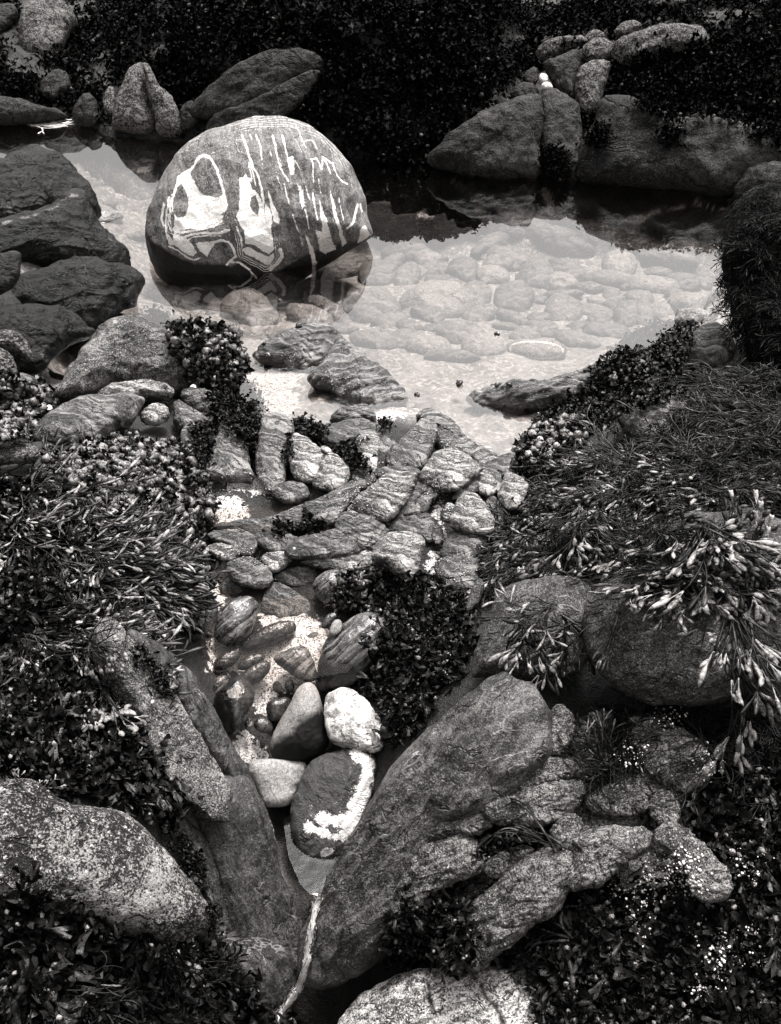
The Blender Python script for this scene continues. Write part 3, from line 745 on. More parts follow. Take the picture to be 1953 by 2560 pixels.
rock('rock', 'broad banded rock below the domed rock with a rough face', '3', [(145,525),(240,450),(330,405),(460,398),(592,393),(575,440),(545,495),(470,545),(380,580),(250,600),(165,570)], 'ledge', group=g, lift=0.08, **dict(LK, T=.5))
rock('rock', 'egg shaped pale rock in the cleft under the curved ridge', '3', [(588,462),(640,420),(700,428),(714,480),(660,506),(600,498)], 'pale', group=g, lift=0.1, **LK)
rock('rock', 'striped rounded rock right of the egg shaped rock', '3', [(755,372),(830,358),(920,388),(985,430),(965,475),(880,485),(800,445)], 'ledge2', group=g, lift=0.08, **LK)
rock('rock', 'plain rock wedged under the striped rounded rock', '3', [(735,400),(800,442),(880,488),(870,530),(760,545),(725,480)], 'ledge', group=g, lift=0.06, **LK)
rock('rock', 'small rounded rock in the weed at the left edge, halfway down', '3', [(-40,620),(10,605),(80,592),(150,600),(165,640),(120,665),(40,660),(-40,680)], 'granite', group=g, lift=0.1, **LK)
rock('rock', 'barnacled hump of rock in the fronds at the left edge', '3', [(30,1230),(60,1195),(110,1180),(160,1200),(185,1240),(150,1290),(70,1300),(35,1280)], 'granite', group=g, lift=0.06, **LK)
g = 'white pebbles in the left weed'
rock('stone', 'white rounded pebble at the foot of the domed rock', '3', [(797,350),(805,338),(820,338),(828,350),(822,362),(803,362)], 'white', group=g, lift=0.14, N=(40, 10, 6))
rock('stone', 'white square chip of stone in the weed right of the domed rock', '3', [(886,330),(893,322),(913,322),(917,340),(905,350),(888,346)], 'white', group=g, lift=0.14, N=(40, 10, 6))
rock('stone', 'pale round pebble in the weed left of the broad banded rock', '3', [(185,440),(195,425),(215,425),(222,440),(210,455),(192,453)], 'white', group=g, lift=0.06, N=(40, 10, 6))

# ------------------------------------------------------------------ rocks standing in the pool
MK = dict(w=0.5, amp=0.06, layer=0.04, ridge=0.04, N=(130, 30, 8), p=3.0, grow=1.04, facet=.08)
g = 'low rocks standing out of the pool'
rock('rock', 'grey arched end of the low island rock in the near pool', 'G', [(630,590),(660,528),(750,468),(850,430),(960,413),(1045,435),(1105,490),(1080,560),(980,620),(900,650),(800,615),(700,612)], 'ledge', group=g, lift=0.15, **dict(MK, T=.34, grow=1.14))
rock('rock', 'dark ribbed tail of the low island rock, sloping right into the water', 'G', [(925,710),(980,640),(1060,555),(1110,500),(1200,560),(1290,640),(1390,720),(1485,832),(1400,868),(1300,872),(1180,856),(1090,805),(1060,775),(960,745)], 'ledge2', group=g, lift=0.09, **dict(MK, T=.3, layer=.03, grow=1.12))
rock('rock', 'small peaked rock at the near edge of the pool', 'E', [(1090,160),(1150,90),(1280,68),(1392,42),(1455,90),(1492,170),(1400,190),(1250,205),(1120,198)], 'ledge', group=g, lift=0.04, **MK)
rock('rock', 'long dark spit of rock running from the right weed into the pool', '4', [(352,408),(420,370),(490,348),(600,348),(720,343),(820,305),(920,272),(1060,225),(1100,330),(900,420),(780,450),(700,434),(600,455),(480,445)], 'ledge', group=g, lift=0.05, **dict(MK, T=.45))

# ------------------------------------------------------------------ jointed ledge
EK = dict(w=0.3, lift=0.03, amp=0.035, layer=0.022, ridge=0.025, p=5.5, T=0.30, N=(120, 32, 7), grow=1.19, sm=1, facet=.05)
g = 'jointed bedrock blocks of the ledge'
L = [
 ('E','dark banded block at the left end of the ledge under the weed',[(-150,260),(0,225),(100,245),(80,400),(30,570),(-60,610),(-140,500)],'ledge',{}),
 ('E','broad steep block second from the left in the row of rounded blocks',[(180,215),(300,195),(425,205),(425,300),(385,420),(400,560),(440,640),(300,620),(60,620),(110,450),(150,310)],'ledge',{'lift':.035}),
 ('E','tall finger shaped block with a rounded pale top at the head of the white cascade',[(540,180),(600,148),(680,155),(742,205),(775,290),(735,330),(712,430),(705,560),(695,690),(600,730),(530,660),(478,525),(508,380),(520,260)],'ledge',{'lift':.05,'p':2.4}),
 ('E','pale wedge block right of the finger shaped block',[(778,350),(808,312),(870,327),(960,397),(1055,450),(1022,545),(972,650),(870,660),(790,620),(768,480)],'pale',{'lift':.055,'p':2.6}),
 ('E','short pale rounded block right of the wedge block',[(1068,478),(1130,476),(1200,537),(1245,600),(1225,685),(1150,730),(1020,730),(955,695),(1000,610)],'pale',{'lift':.05,'p':2.4}),
 ('E','bright white topped block beside the dark weed tuft',[(1325,330),(1400,305),(1482,315),(1508,390),(1484,480),(1474,570),(1420,600),(1360,520),(1335,420)],'pale',{'lift':.06,'p':2.4}),
 ('E','dark arched block behind the white topped block',[(1005,275),(1200,208),(1400,186),(1520,255),(1595,330),(1585,405),(1510,490),(1495,380),(1450,318),(1325,325),(1240,405),(1100,375),(1045,330)],'ledge',{'lift':.02}),
 ('E','small smooth stone lying on top of the pale wedge block',[(1018,390),(1060,388),(1107,425),(1080,443),(1030,425)],'pale',{'lift':.1}),
 ('E','rough low block under the dark weed tuft in mid ledge',[(1310,600),(1370,580),(1450,620),(1480,660),(1420,720),(1330,740),(1280,690)],'ledge',{}),
 ('E','long curving block running up from the shelf to the crack',[(880,880),(1000,840),(1110,790),(1250,705),(1315,740),(1295,830),(1205,905),(1155,1015),(1050,1040),(960,1000)],'ledge2',{}),
 ('E','flat wet shelf of dark rock in the middle of the ledge',[(90,1085),(300,1020),(600,1000),(850,900),(960,890),(1000,980),(1060,1060),(1050,1095),(860,1135),(815,1010),(700,1110),(640,1150),(480,1215),(350,1090)],'ledge',{'T':.25,'lift':.015}),
 ('E','thin block below the weed hole on the wet shelf',[(495,1185),(600,1138),(720,1128),(825,1170),(762,1265),(640,1275),(540,1245)],'ledge',{}),
 ('E','pale lens shaped block at the left foot of the ledge',[(50,1245),(160,1205),(280,1238),(335,1292),(230,1350),(120,1300)],'pale',{'lift':.05}),
 ('E','low rough block above the lens shaped block',[(90,1120),(300,1088),(420,1128),(465,1205),(430,1290),(330,1285),(250,1212),(120,1190)],'ledge',{}),
 ('E','long sausage shaped block across the foot of the ledge',[(860,1160),(1000,1138),(1150,1095),(1255,1180),(1370,1232),(1285,1296),(1100,1318),(900,1328),(780,1315),(755,1262)],'ledge',{'lift':.045}),
 ('E','small pale block at the left end of the sausage shaped block',[(525,1300),(700,1278),(765,1302),(745,1365),(640,1440),(560,1405)],'pale',{}),
 ('E','smooth low block at the edge of the gravel pool, under the sausage shaped block',[(870,1352),(1100,1322),(1300,1268),(1415,1268),(1435,1335),(1405,1420),(1200,1440),(1000,1405)],'ledge',{}),
 ('E','dark rounded block overhanging the upper left of the gravel pool',[(248,1372),(400,1328),(520,1388),(595,1485),(545,1565),(430,1556),(310,1525),(256,1455)],'ledge',{'lift':.05}),
 ('E','low wet block between the finger shaped block and the shelf',[(620,740),(760,690),(880,720),(910,810),(800,850),(660,840)],'ledge',{'T':.3}),
 ('F','large ribbed block with a bright stripe in the centre of the ledge',[(130,860),(200,788),(290,738),(370,655),(440,636),(600,636),(615,690),(565,800),(485,915),(424,985),(310,998),(200,945)],'pale',{'lift':.05,'layer':.045,'lang':-.3}),
 ('F','thin slab capping the large ribbed block',[(295,605),(400,565),(560,565),(645,588),(645,632),(560,652),(440,642),(345,655)],'ledge',{'lift':.04}),
 ('F','fan of ridged rock below the large ribbed block',[(0,1000),(60,955),(180,975),(300,1035),(395,1110),(345,1165),(335,1225),(200,1248),(100,1208),(-20,1190)],'ledge2',{'lift':.04,'layer':.045,'lang':-.45}),
 ('F','narrow ridge between the ribbed block and the fan of ridges',[(55,940),(130,868),(200,930),(310,1000),(305,1045),(180,980)],'ledge2',{'layer':.04,'lang':-.45}),
 ('F','group of cracked dark rock right of the large ribbed block',[(480,980),(540,880),(562,800),(642,698),(760,738),(825,790),(742,865),(722,925),(640,965),(560,998)],'ledge',{'ridge':.09}),
 ('F','big smooth pale topped block right of the centre of the ledge',[(685,642),(760,540),(820,458),(900,426),(980,436),(1080,498),(1170,568),(1100,645),(1000,716),(900,738),(780,706)],'pale',{'lift':.07,'p':2.4}),
 ('F','long dark block with white streaks leading up to the crest of the ledge',[(400,480),(500,380),(620,255),(700,175),(795,230),(785,330),(742,440),(705,545),(600,568),(470,566)],'ledge',{'lift':.03,'lang':1.0}),
 ('F','dark crest of the ledge falling right along the pool edge',[(665,180),(760,108),(840,148),(960,218),(1042,330),(1150,408),(1310,488),(1200,570),(1000,448),(860,415),(825,330),(795,225)],'ledge2',{'T':.3,'lift':.02,'ridge':.08}),
 ('F','slanting narrow block under the big smooth block',[(950,825),(1000,748),(1080,688),(1142,648),(1155,762),(1080,805),(1000,835)],'ledge',{}),
 ('F','small rounded pale block right of the slanting narrow block',[(1138,640),(1200,596),(1270,636),(1325,732),(1262,796),(1160,765)],'pale',{}),
 ('F','stout grey tooth shaped block near the right end of the ledge',[(1000,860),(1040,828),(1120,797),(1172,848),(1242,930),(1284,1042),(1235,1108),(1120,1096),(1000,1076),(938,1044),(968,960)],'pale',{'lift':.07,'p':2.4}),
 ('F','pale pyramid shaped block at the right end of the ledge beside the weed',[(1365,745),(1388,650),(1420,622),(1500,656),(1575,722),(1535,825),(1462,906),(1380,876),(1337,802)],'pale',{'lift':.07,'p':2.2}),
 ('F','small dark angular stone in the sandy cleft',[(846,962),(888,878),(952,876),(990,940),(955,1004),(880,1024)],'wet2',{'lift':.06}),
 ('F','small round stone between the tooth and the pyramid',[(1228,852),(1280,808),(1322,840),(1312,902),(1260,924)],'ledge',{'lift':.05}),
 ('F','thin splinter of stone standing in sand by the right weed',[(1288,962),(1340,880),(1382,950),(1392,1012),(1320,1034)],'ledge',{'lift':.05}),
 ('F','broad barnacled block below the tooth shaped block',[(925,1135),(1100,1098),(1225,1120),(1205,1222),(1164,1316),(1000,1346),(855,1315),(898,1212)],'ledge',{'lift':.03}),
 ('F','rough block speckled with shell grit beside the white channel',[(815,1405),(878,1335),(1150,1335),(1145,1432),(1135,1565),(950,1586),(855,1505)],'ledge',{'lift':.03}),
 ('F','bright smooth block with a dark hollow on its right',[(310,1260),(400,1148),(500,1126),(640,1148),(700,1200),(655,1300),(642,1400),(582,1496),(480,1440),(400,1378),(305,1365)],'pale',{'lift':.09,'p':2.6,'T':.5}),
 ('F','dark flat block behind the bright smooth block',[(415,1090),(500,998),(640,955),(752,975),(776,1080),(762,1190),(640,1130),(480,1115)],'ledge',{'lift':.02}),
 ('F','small wet stone in the head of the white channel',[(776,1082),(832,1056),(864,1112),(852,1202),(788,1194)],'ledge',{}),
 ('F','low pale block at the gravel pool, left of the bright smooth block',[(-20,1290),(130,1266),(245,1268),(265,1332),(245,1405),(120,1436),(-20,1420)],'pale',{}),
 ('F','low jointed rock at the pool edge by the right weed',[(1200,600),(1300,520),(1420,465),(1500,470),(1540,560),(1480,640),(1380,640),(1290,640)],'ledge',{'ridge':.08}),
 ('F','dark step of rock right of the crest, under the pale topped block',[(1150,560),(1220,540),(1340,620),(1370,720),(1340,800),(1300,740),(1240,620)],'ledge',{}),
]
for vw, lb, pts, mt, kw in L:
    rock('bedrock_block', lb, vw, pts, mt, group=g, **dict(EK, **kw))

# ------------------------------------------------------------------ stones of the gravel pool and the notch
IK = dict(w=0.6, lift=0.03, amp=0.04, p=2.2, N=(100, 26, 10))
def p_shell(Q, v):
    a = Z('5', [(1500,650),(1545,690),(1540,760),(1510,830),(1490,890),(1475,940),(1400,925),(1355,920)])
    b = Z('5', [(1300,955),(1360,980),(1420,990),(1460,985),(1470,940)])
    c = Z('5', [(1330,900),(1400,920)])
    w = 10 * fbm(v * 40, 3)
    r = np.clip(1.25 - (seg_dist(Q, a, False)[0] + w) / 22, 0, 1)
    r = np.maximum(r, np.clip(1.2 - (seg_dist(Q, b, False)[0] + w) / 17, 0, 1))
    sc = np.clip(fbm(v * 70 + 3, 2) * 1.6 - 0.35, 0, 0.55) * np.clip(1 - seg_dist(Q, a, False)[0] / 110, 0, 1)
    r = np.maximum(r, sc)
    # a few shell grains lodged near the foot
    return np.maximum(r, np.clip(1.0 - (seg_dist(Q, Z('5', [(1360,1070),(1385,1060)]), False)[0] + w) / 12, 0, .8))
g = 'wet stones in the gravel pool'
IL = [
 ('I','striped oval wet stone at the upper left of the gravel pool',[(125,620),(150,520),(210,400),(300,330),(400,318),(490,348),(512,410),(492,500),(470,580),(430,660),(340,740),(250,782),(180,755),(140,690)],'wet',{'T':.7,'lift':.05}),
 ('I','long narrow grey stone lying aslant in the white sand',[(350,755),(480,638),(600,566),(750,527),(830,538),(845,600),(802,662),(680,722),(520,775),(400,805)],'wet2',{'lift':.02,'T':.5}),
 ('I','triangular striped stone in the middle of the gravel pool',[(635,870),(680,818),(800,776),(880,750),(942,778),(984,850),(1014,950),(1024,1045),(960,1068),(880,1056),(780,975),(690,925)],'wet',{'lift':.05,'T':.6}),
 ('I','small black glossy stone below the striped oval stone',[(115,920),(150,850),(230,808),(330,757),(378,780),(352,850),(280,932),(200,964),(130,960)],'wet2',{}),
 ('I','small black oval stone with a shiny top left of the triangular stone',[(325,920),(400,848),(500,816),(574,828),(562,882),(480,922),(400,964),(338,964)],'wet2',{}),
 ('I','dark finger shaped stone leaning to the left of the triangular stone',[(300,1045),(400,965),(480,915),(540,885),(602,886),(625,940),(572,1025),(480,1094),(420,1104),(330,1090)],'wet2',{'lift':.04}),
 ('I','dark upright stone with a lit right edge at the left of the notch',[(125,1205),(200,1108),(290,1036),(362,1028),(434,1080),(474,1170),(454,1262),(404,1344),(336,1410),(345,1510),(250,1530),(180,1405),(138,1285)],'wet2',{'lift':.06,'T':.8,'darkp':lambda Q, v: np.clip(.5 + (Z('I', [(310, 1200)])[0][0] - Q[:, 0]) / 10, 0, 1)}),  # left half darkened: shade painted into the stone colour
 ('I','small mottled pebble tucked behind the dark upright stone',[(116,1082),(160,1016),(232,1006),(254,1060),(192,1134),(128,1194)],'wet',{}),
 ('I','large stone with curved pale stripes half under the middle weed',[(1028,960),(1060,818),(1130,678),(1220,598),(1330,508),(1460,467),(1582,498),(1645,580),(1655,700),(1605,855),(1500,1010),(1350,1090),(1200,1140),(1060,1150),(1030,1055)],'wet',{'lift':.05,'T':.5,'peak':(1350,800),'darkp':lambda Q, v: np.clip(.5 + (Q[:, 1] - np.interp(Q[:, 0], *Z('I', [(1000,700),(1130,880),(1300,900),(1450,860),(1650,800)]).T) + 8 * fbm(v * 40, 2)) / 30, 0, 1)}),  # lower part darkened below an uneven line
 ('I','banded round stone at the upper right of the gravel pool',[(986,245),(1008,168),(1080,106),(1200,86),(1345,106),(1405,200),(1310,340),(1200,410),(1120,410),(1036,335)],'wet',{'lift':.04}),
 ('I','flat grey slab under the water at the top of the gravel pool',[(150,285),(200,178),(290,106),(450,196),(608,156),(570,262),(500,335),(300,336)],'wet2',{'lift':.005,'T':.2}),
 ('I','submerged slab under the low block at the head of the gravel pool',[(620,155),(830,46),(1030,78),(990,205),(850,238),(690,196)],'ledge',{'lift':.0,'T':.2}),
 ('I','wide submerged slab with sand filled cracks in the gravel pool',[(540,325),(640,178),(800,248),(920,330),(1085,490),(900,505),(550,495)],'ledge',{'lift':.0,'T':.15}),
 ('I','smooth submerged slab along the left weed of the gravel pool',[(-40,230),(70,258),(130,340),(165,450),(100,605),(50,630),(-40,420)],'wet2',{'lift':.0,'T':.2}),
 ('I','round grey pebble sunk in the sand near the pointed stone',[(630,1110),(650,1065),(690,1050),(730,1085),(728,1140),(690,1170),(645,1155)],'cobble2',{'lift':.0,'T':.3,'N':(50,12,6)}),
 ('I','black round pebble against the triangular stone',[(735,1085),(770,1035),(815,1050),(835,1110),(800,1165),(755,1150)],'wet2',{'N':(50,12,6)}),
 ('I','little speckled pebble in front of the dark upright stone',[(388,1420),(420,1370),(455,1390),(465,1450),(430,1480),(395,1460)],'wet',{'N':(50,12,6),'lift':.05}),
 ('I','dark wet pebble left of the pointed stone',[(465,1440),(500,1385),(570,1375),(620,1410),(640,1480),(590,1520),(500,1510)],'wet2',{'N':(50,12,6),'lift':.05}),
 ('I','black stone hidden behind the pointed stone',[(575,1290),(600,1235),(700,1205),(790,1195),(800,1280),(720,1400),(640,1420),(590,1370)],'wet2',{'N':(50,12,6),'lift':.03}),
 ('I','small angular pale stone at the weed edge above the striped stone',[(1130,640),(1150,560),(1190,515),(1240,530),(1245,600),(1210,650),(1160,665)],'cone',{'lift':.12,'N':(50,12,6)}),
 ('I','dark tongue of stone beside the small angular pale stone',[(1058,580),(1090,500),(1160,450),(1210,480),(1180,530),(1130,590),(1080,605)],'wet2',{'lift':.08,'N':(50,12,6)}),
 ('I','thin grey pebble half sunk in the bright sand',[(915,690),(960,640),(1020,625),(1045,645),(1000,690),(940,712)],'cobble2',{'lift':.0,'T':.2,'N':(50,12,6)}),
]
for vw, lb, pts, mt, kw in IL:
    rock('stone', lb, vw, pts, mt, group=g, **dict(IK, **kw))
g = 'stones wedged in the notch'
rock('stone', 'smooth pointed stone with a bright tip standing in the notch', 'I', [(625,1700),(632,1560),(675,1470),(755,1330),(825,1190),(868,1108),(930,1080),(994,1096),(1044,1180),(1064,1260),(1094,1380),(1124,1500),(1135,1600),(1085,1690),(960,1755),(800,1775),(680,1752)], 'cone', group=g, w=0.75, lift=0.05, T=0.75, amp=0.02, N=(120, 34, 10), n=(0.0, -0.75, 0.62), peak=(900, 1480), darkp=lambda Q, v: np.clip(.5 + (Q[:, 1] - np.interp(Q[:, 0], *Z('I', [(600,1640),(700,1560),(800,1500),(880,1400),(980,1340),(1060,1290),(1140,1270)]).T) + 6 * fbm(v * 60, 2)) / 26, 0, 1))  # dark lower part is shade painted into the colour
rock('stone', 'white mottled quartz stone beside the pointed stone', 'I', [(1105,1230),(1150,1160),(1230,1127),(1312,1136),(1405,1190),(1495,1270),(1565,1360),(1596,1440),(1606,1550),(1592,1655),(1530,1690),(1400,1648),(1250,1640),(1170,1598),(1118,1505),(1103,1380)], 'quartz', group=g, w=0.7, lift=0.07, T=0.55, amp=0.05, ridge=0.03, p=2.6, N=(120, 34, 10))
rock('stone', 'flat grey trapezoid stone jammed in the left of the notch', '5', [(1032,690),(1100,668),(1180,670),(1272,678),(1290,702),(1272,762),(1242,802),(1222,855),(1170,870),(1112,864),(1086,802)], 'cone', group=g, w=0.6, lift=0.06, T=0.4, p=4.0, amp=0.02, sm=1, N=(110, 28, 10))
rock('stone', 'large dark slab strewn with white shell grit at the bottom of the notch', '5', [(1236,830),(1258,790),(1288,700),(1368,650),(1450,627),(1532,618),(1582,660),(1582,735),(1542,862),(1522,962),(1452,1054),(1380,1104),(1300,1094),(1248,1042),(1222,950),(1228,880)], 'shell', group=g, w=0.55, lift=0.07, T=0.35, p=4.5, amp=0.025, layer=0.02, lang=.9, paint=p_shell, N=(170, 60, 10), anchor=(1390, 940))

# ------------------------------------------------------------------ left foreground
FK = dict(w=0.3, lift=0.03, amp=0.035, layer=0.03, p=5, T=0.25, N=(140, 34, 7), grow=1.1, sm=1, facet=.06)
g = 'smooth flanks of the notch'
rock('rock_slab', 'granular upper slab of the left flank below the fronds', '5', [(420,130),(500,105),(560,190),(640,290),(730,410),(810,530),(890,680),(960,800),(930,910),(850,870),(740,760),(650,650),(630,530),(530,370),(450,240)], 'granite', group=g, **dict(FK, lang=-1.0, lift=.085, T=.13, p=3.5))
rock('rock_slab', 'long narrow ridge along the gravel pool side of the left flank', '5', [(550,150),(660,195),(765,285),(866,435),(938,570),(1010,690),(1060,790),(990,800),(880,650),(780,505),(680,345),(585,225)], 'flank', group=g, **dict(FK, lang=-1.13, lift=.09, layer=.03))
rock('rock_slab', 'long smooth dark slab of the left flank running from the trapezoid stone down to the trickle', '5', [(840,800),(900,770),(985,770),(1045,785),(1098,880),(1128,980),(1152,1085),(1167,1180),(1212,1260),(1272,1400),(1310,1520),(1260,1600),(1190,1690),(1100,1740),(1010,1600),(955,1440),(925,1280),(880,1120),(845,960)], 'flank', group=g, **dict(FK, lang=-1.13, layer=.022, lift=.075, ridge=.01, N=(170,44,7), grow=1.08, facet=.03))
rock('rock_slab', 'thin dark strip of the left flank next to the crusted boulder', '5', [(730,880),(800,955),(875,1035),(935,1145),(965,1280),(960,1420),(1000,1560),(960,1640),(890,1420),(835,1180),(765,1060)], 'flank', group=g, **dict(FK, lang=-1.0, lift=.02))
rock('rock_slab', 'broad grey flank right of the notch, sweeping from a blunt peak down to the trickle', '6', [(-30,860),(0,800),(50,715),(120,635),(200,555),(300,475),(400,395),(450,345),(500,316),(560,345),(645,385),(678,450),(695,560),(705,650),(640,720),(590,800),(500,880),(400,920),(310,960),(240,1030),(170,1120),(120,1230),(80,1340),(20,1450),(-60,1540),(-190,1600),(-310,1610),(-335,1470),(-295,1340),(-235,1230),(-165,1120),(-100,1000)], 'flankr', group=g, **dict(FK, lang=.9, lift=.07, T=.3, layer=.03, p=3.4, N=(200, 50, 7), grow=1.03, peak=(170, 860), facet=.04))
g = 'foreground rocks'
rock('boulder', 'big crusted grey boulder with a bright upper rim at the lower left', '5', [(-260,860),(-100,800),(0,775),(70,757),(140,778),(190,830),(260,876),(330,872),(430,886),(510,906),(582,958),(642,1018),(712,1100),(782,1190),(842,1290),(858,1380),(780,1420),(650,1440),(500,1390),(350,1350),(200,1330),(-260,1340)], 'crust', group=g, w=.45, lift=.06, T=.5, p=2.6, amp=.035, N=(180, 46, 8), peak=(330, 1120))
for lb, pts in (('small pale barnacled rock showing through the lower left weed', [(775,1500),(815,1485),(852,1550),(848,1620),(795,1628),(768,1565)]),
                ('small pale rock deep in the weed at the lower left corner', [(110,1670),(150,1626),(190,1646),(188,1712),(132,1724)])):
    rock('rock', lb, '5', pts, 'crust', group=g, w=.5, lift=.1, N=(60, 16, 6))

# ------------------------------------------------------------------ right foreground
RK = dict(w=0.4, lift=0.085, amp=0.06, layer=0.03, p=4.0, T=0.42, N=(130, 36, 7), grow=1.17, sm=1, facet=.1, ridge=.06)
g = 'rounded granite rocks of the right foreground'
rock('rock', 'broad fractured granite mass underlying the ledges of the right foreground', '6', [(540,760),(700,650),(900,650),(1050,610),(1300,640),(1400,760),(1320,900),(1470,1200),(1380,1280),(1100,1270),(900,1250),(760,1300),(560,1450),(440,1500),(360,1420),(280,1360),(60,1330),(110,1160),(300,960)], 'granite', group=g, w=.3, lift=-.01, T=.14, p=5, amp=.05, layer=.02, facet=.06, ridge=.06, freq=2.2, sm=1, N=(180, 60, 7), peak=(760, 960))
RL = [
 ('narrow rounded rock right of the blunt peak, under the overhang',[(695,560),(718,468),(750,446),(794,488),(816,532),(784,594),(742,648),(706,625)],'granite',{'lift':.1}),
 ('shadowed rock with strands of weed behind the narrow rounded rock',[(785,580),(808,538),(880,486),(962,486),(976,570),(966,648),(900,668),(826,645)],'granite',{}),
 ('speckled wedge rock under the big overhanging boulder',[(1040,560),(1066,518),(1110,506),(1182,526),(1244,546),(1296,588),(1356,620),(1388,705),(1334,758),(1260,798),(1180,768),(1096,704),(1055,622)],'granite',{'lift':.08}),
 ('low hump joining the blunt peak to the ledges',[(530,770),(600,690),(700,656),(800,690),(840,735),(700,770),(600,800)],'granite',{}),
 ('long flat ledge rock across the right foreground',[(440,855),(520,816),(600,786),(740,766),(806,768),(838,802),(806,876),(700,940),(560,940),(465,920)],'granite',{'lift':.07}),
 ('shorter ledge rock right of the long flat ledge',[(872,832),(960,786),(1050,756),(1112,735),(1146,790),(1126,868),(1060,900),(950,904),(884,876)],'granite',{'lift':.07}),
 ('small knuckle of rock at the right end of the ledges',[(1126,845),(1200,796),(1255,880),(1228,948),(1150,930)],'granite',{}),
 ('thin overhanging lip with a pale vein above the striped rock',[(195,965),(230,916),(320,906),(440,886),(470,945),(380,990),(330,968),(230,1010)],'flankr',{'lift':.08}),
 ('rounded rock with pale stripes near the centre bottom',[(34,1300),(78,1200),(138,1098),(210,1026),(280,994),(342,994),(396,1050),(420,1135),(350,1160),(250,1205),(180,1275),(130,1320)],'granite',{'lift':.09}),
 ('small oval rock behind the big sloping rock',[(434,1124),(510,1056),(600,1034),(636,1060),(562,1136),(480,1168)],'granite',{}),
 ('big smooth rock sloping left from the middle of the right foreground',[(385,1375),(418,1280),(498,1186),(588,1126),(660,1070),(740,1060),(796,1078),(786,1182),(755,1245),(703,1308),(600,1382),(520,1445),(460,1496),(425,1450)],'granite',{'lift':.1}),
 ('rounded rock in the hollow under the shorter ledge',[(704,985),(758,918),(800,900),(846,930),(826,1005),(760,1028)],'granite',{}),
 ('arched ledge of rock with a shadowed underside left of the white shells',[(795,1205),(806,1080),(785,1030),(848,986),(930,966),(1062,954),(1116,1010),(1096,1058),(1004,1088),(964,1158),(902,1190)],'granite',{'lift':.1}),
 ('hooked rock with a hollow under its lip at the far right',[(1165,1025),(1186,968),(1240,956),(1312,998),(1384,1068),(1446,1140),(1460,1212),(1402,1258),(1316,1238),(1290,1150),(1230,1080)],'granite',{'lift':.1}),
 ('small pale stone in the weed below the striped rock',[(206,1314),(250,1260),(302,1298),(316,1340),(240,1348)],'crust',{'lift':.08}),
 ('low dark rock between the striped rock and the bottom boulder',[(240,1430),(330,1400),(430,1470),(440,1540),(330,1560),(250,1540)],'granite',{}),
]
for lb, pts, mt, kw in RL:
    rock('rock', lb, '6', pts, mt, group=g, **dict(RK, **kw))
rock('boulder', 'bright layered boulder with two dark cracks at the bottom edge', '6', [(-200,1840),(-100,1690),(0,1615),(100,1566),(200,1552),(320,1562),(440,1544),(560,1554),(700,1578),(690,1680),(720,1900),(400,1960),(-200,1960)], 'bright', group='foreground rocks', w=.4, lift=.08, T=.4, p=2.8, amp=.03, layer=.03, N=(170, 44, 7),
     darkp=lambda Q, v: np.clip(1.4 - (np.minimum(seg_dist(Q, Z('6', [(420,1620),(440,1670),(480,1700),(500,1740),(515,1781)]), False)[0], seg_dist(Q, Z('6', [(205,1635),(200,1670),(215,1700),(225,1730)]), False)[0] * 1.4) + 4 * fbm(v * 60, 2)) / 7, 0, 1))

# ------------------------------------------------------------------ right shore
g = 'big rocks of the right shore'
BL = dict(w=0.6, lift=0.06, amp=0.04, p=2.6, T=0.5, N=(150, 36, 8))
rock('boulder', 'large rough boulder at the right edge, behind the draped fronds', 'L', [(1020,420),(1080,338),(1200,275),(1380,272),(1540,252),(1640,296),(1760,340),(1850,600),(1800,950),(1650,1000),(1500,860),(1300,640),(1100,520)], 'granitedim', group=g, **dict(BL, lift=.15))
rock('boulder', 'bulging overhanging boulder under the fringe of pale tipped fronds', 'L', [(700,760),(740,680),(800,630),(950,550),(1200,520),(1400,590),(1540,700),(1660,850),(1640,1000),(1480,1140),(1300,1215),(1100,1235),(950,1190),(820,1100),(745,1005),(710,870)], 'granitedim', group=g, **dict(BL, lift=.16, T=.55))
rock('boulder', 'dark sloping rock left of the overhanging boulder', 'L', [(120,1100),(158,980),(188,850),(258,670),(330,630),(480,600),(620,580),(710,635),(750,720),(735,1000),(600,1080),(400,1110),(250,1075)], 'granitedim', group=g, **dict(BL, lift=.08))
rock('rock', 'narrow pale edged strip of rock between the two dark weed beds', 'L', [(90,775),(140,620),(180,585),(200,640),(160,730)], 'granitedim', group=g, **dict(BL, N=(60, 16, 6)))
rock('rock', 'grey rock peeping out between the fronds above the overhanging boulder', 'L', [(540,400),(600,330),(650,285),(740,245),(800,270),(770,325),(690,360),(610,410)], 'pale', group=g, **dict(BL, lift=.12))
rock('rock', 'smooth grey rock patch bare of weed on the right shore', '4', [(985,500),(1060,452),(1130,425),(1250,390),(1300,430),(1220,510),(1170,590),(1080,575)], 'ledge', group=g, **dict(BL, lift=.06, w=.4))
rock('rock', 'rounded dark rock at the foot of the weedy right hand wall', '4', [(1288,215),(1305,150),(1348,106),(1412,82),(1470,110),(1500,240),(1420,300),(1310,285)], 'ledge', group=g, **dict(BL, lift=.06, T=.8))
rock('boulder', 'tall dark weed covered rock wall at the right edge of the pool', 'S', [(1835,520),(1880,482),(1980,470),(2150,500),(2200,800),(2150,1000),(1980,1010),(1900,930),(1835,820),(1818,740),(1822,620)], 'black', group=g, w=.7, lift=.08, T=.5, p=3, amp=.06, N=(120, 30, 8))

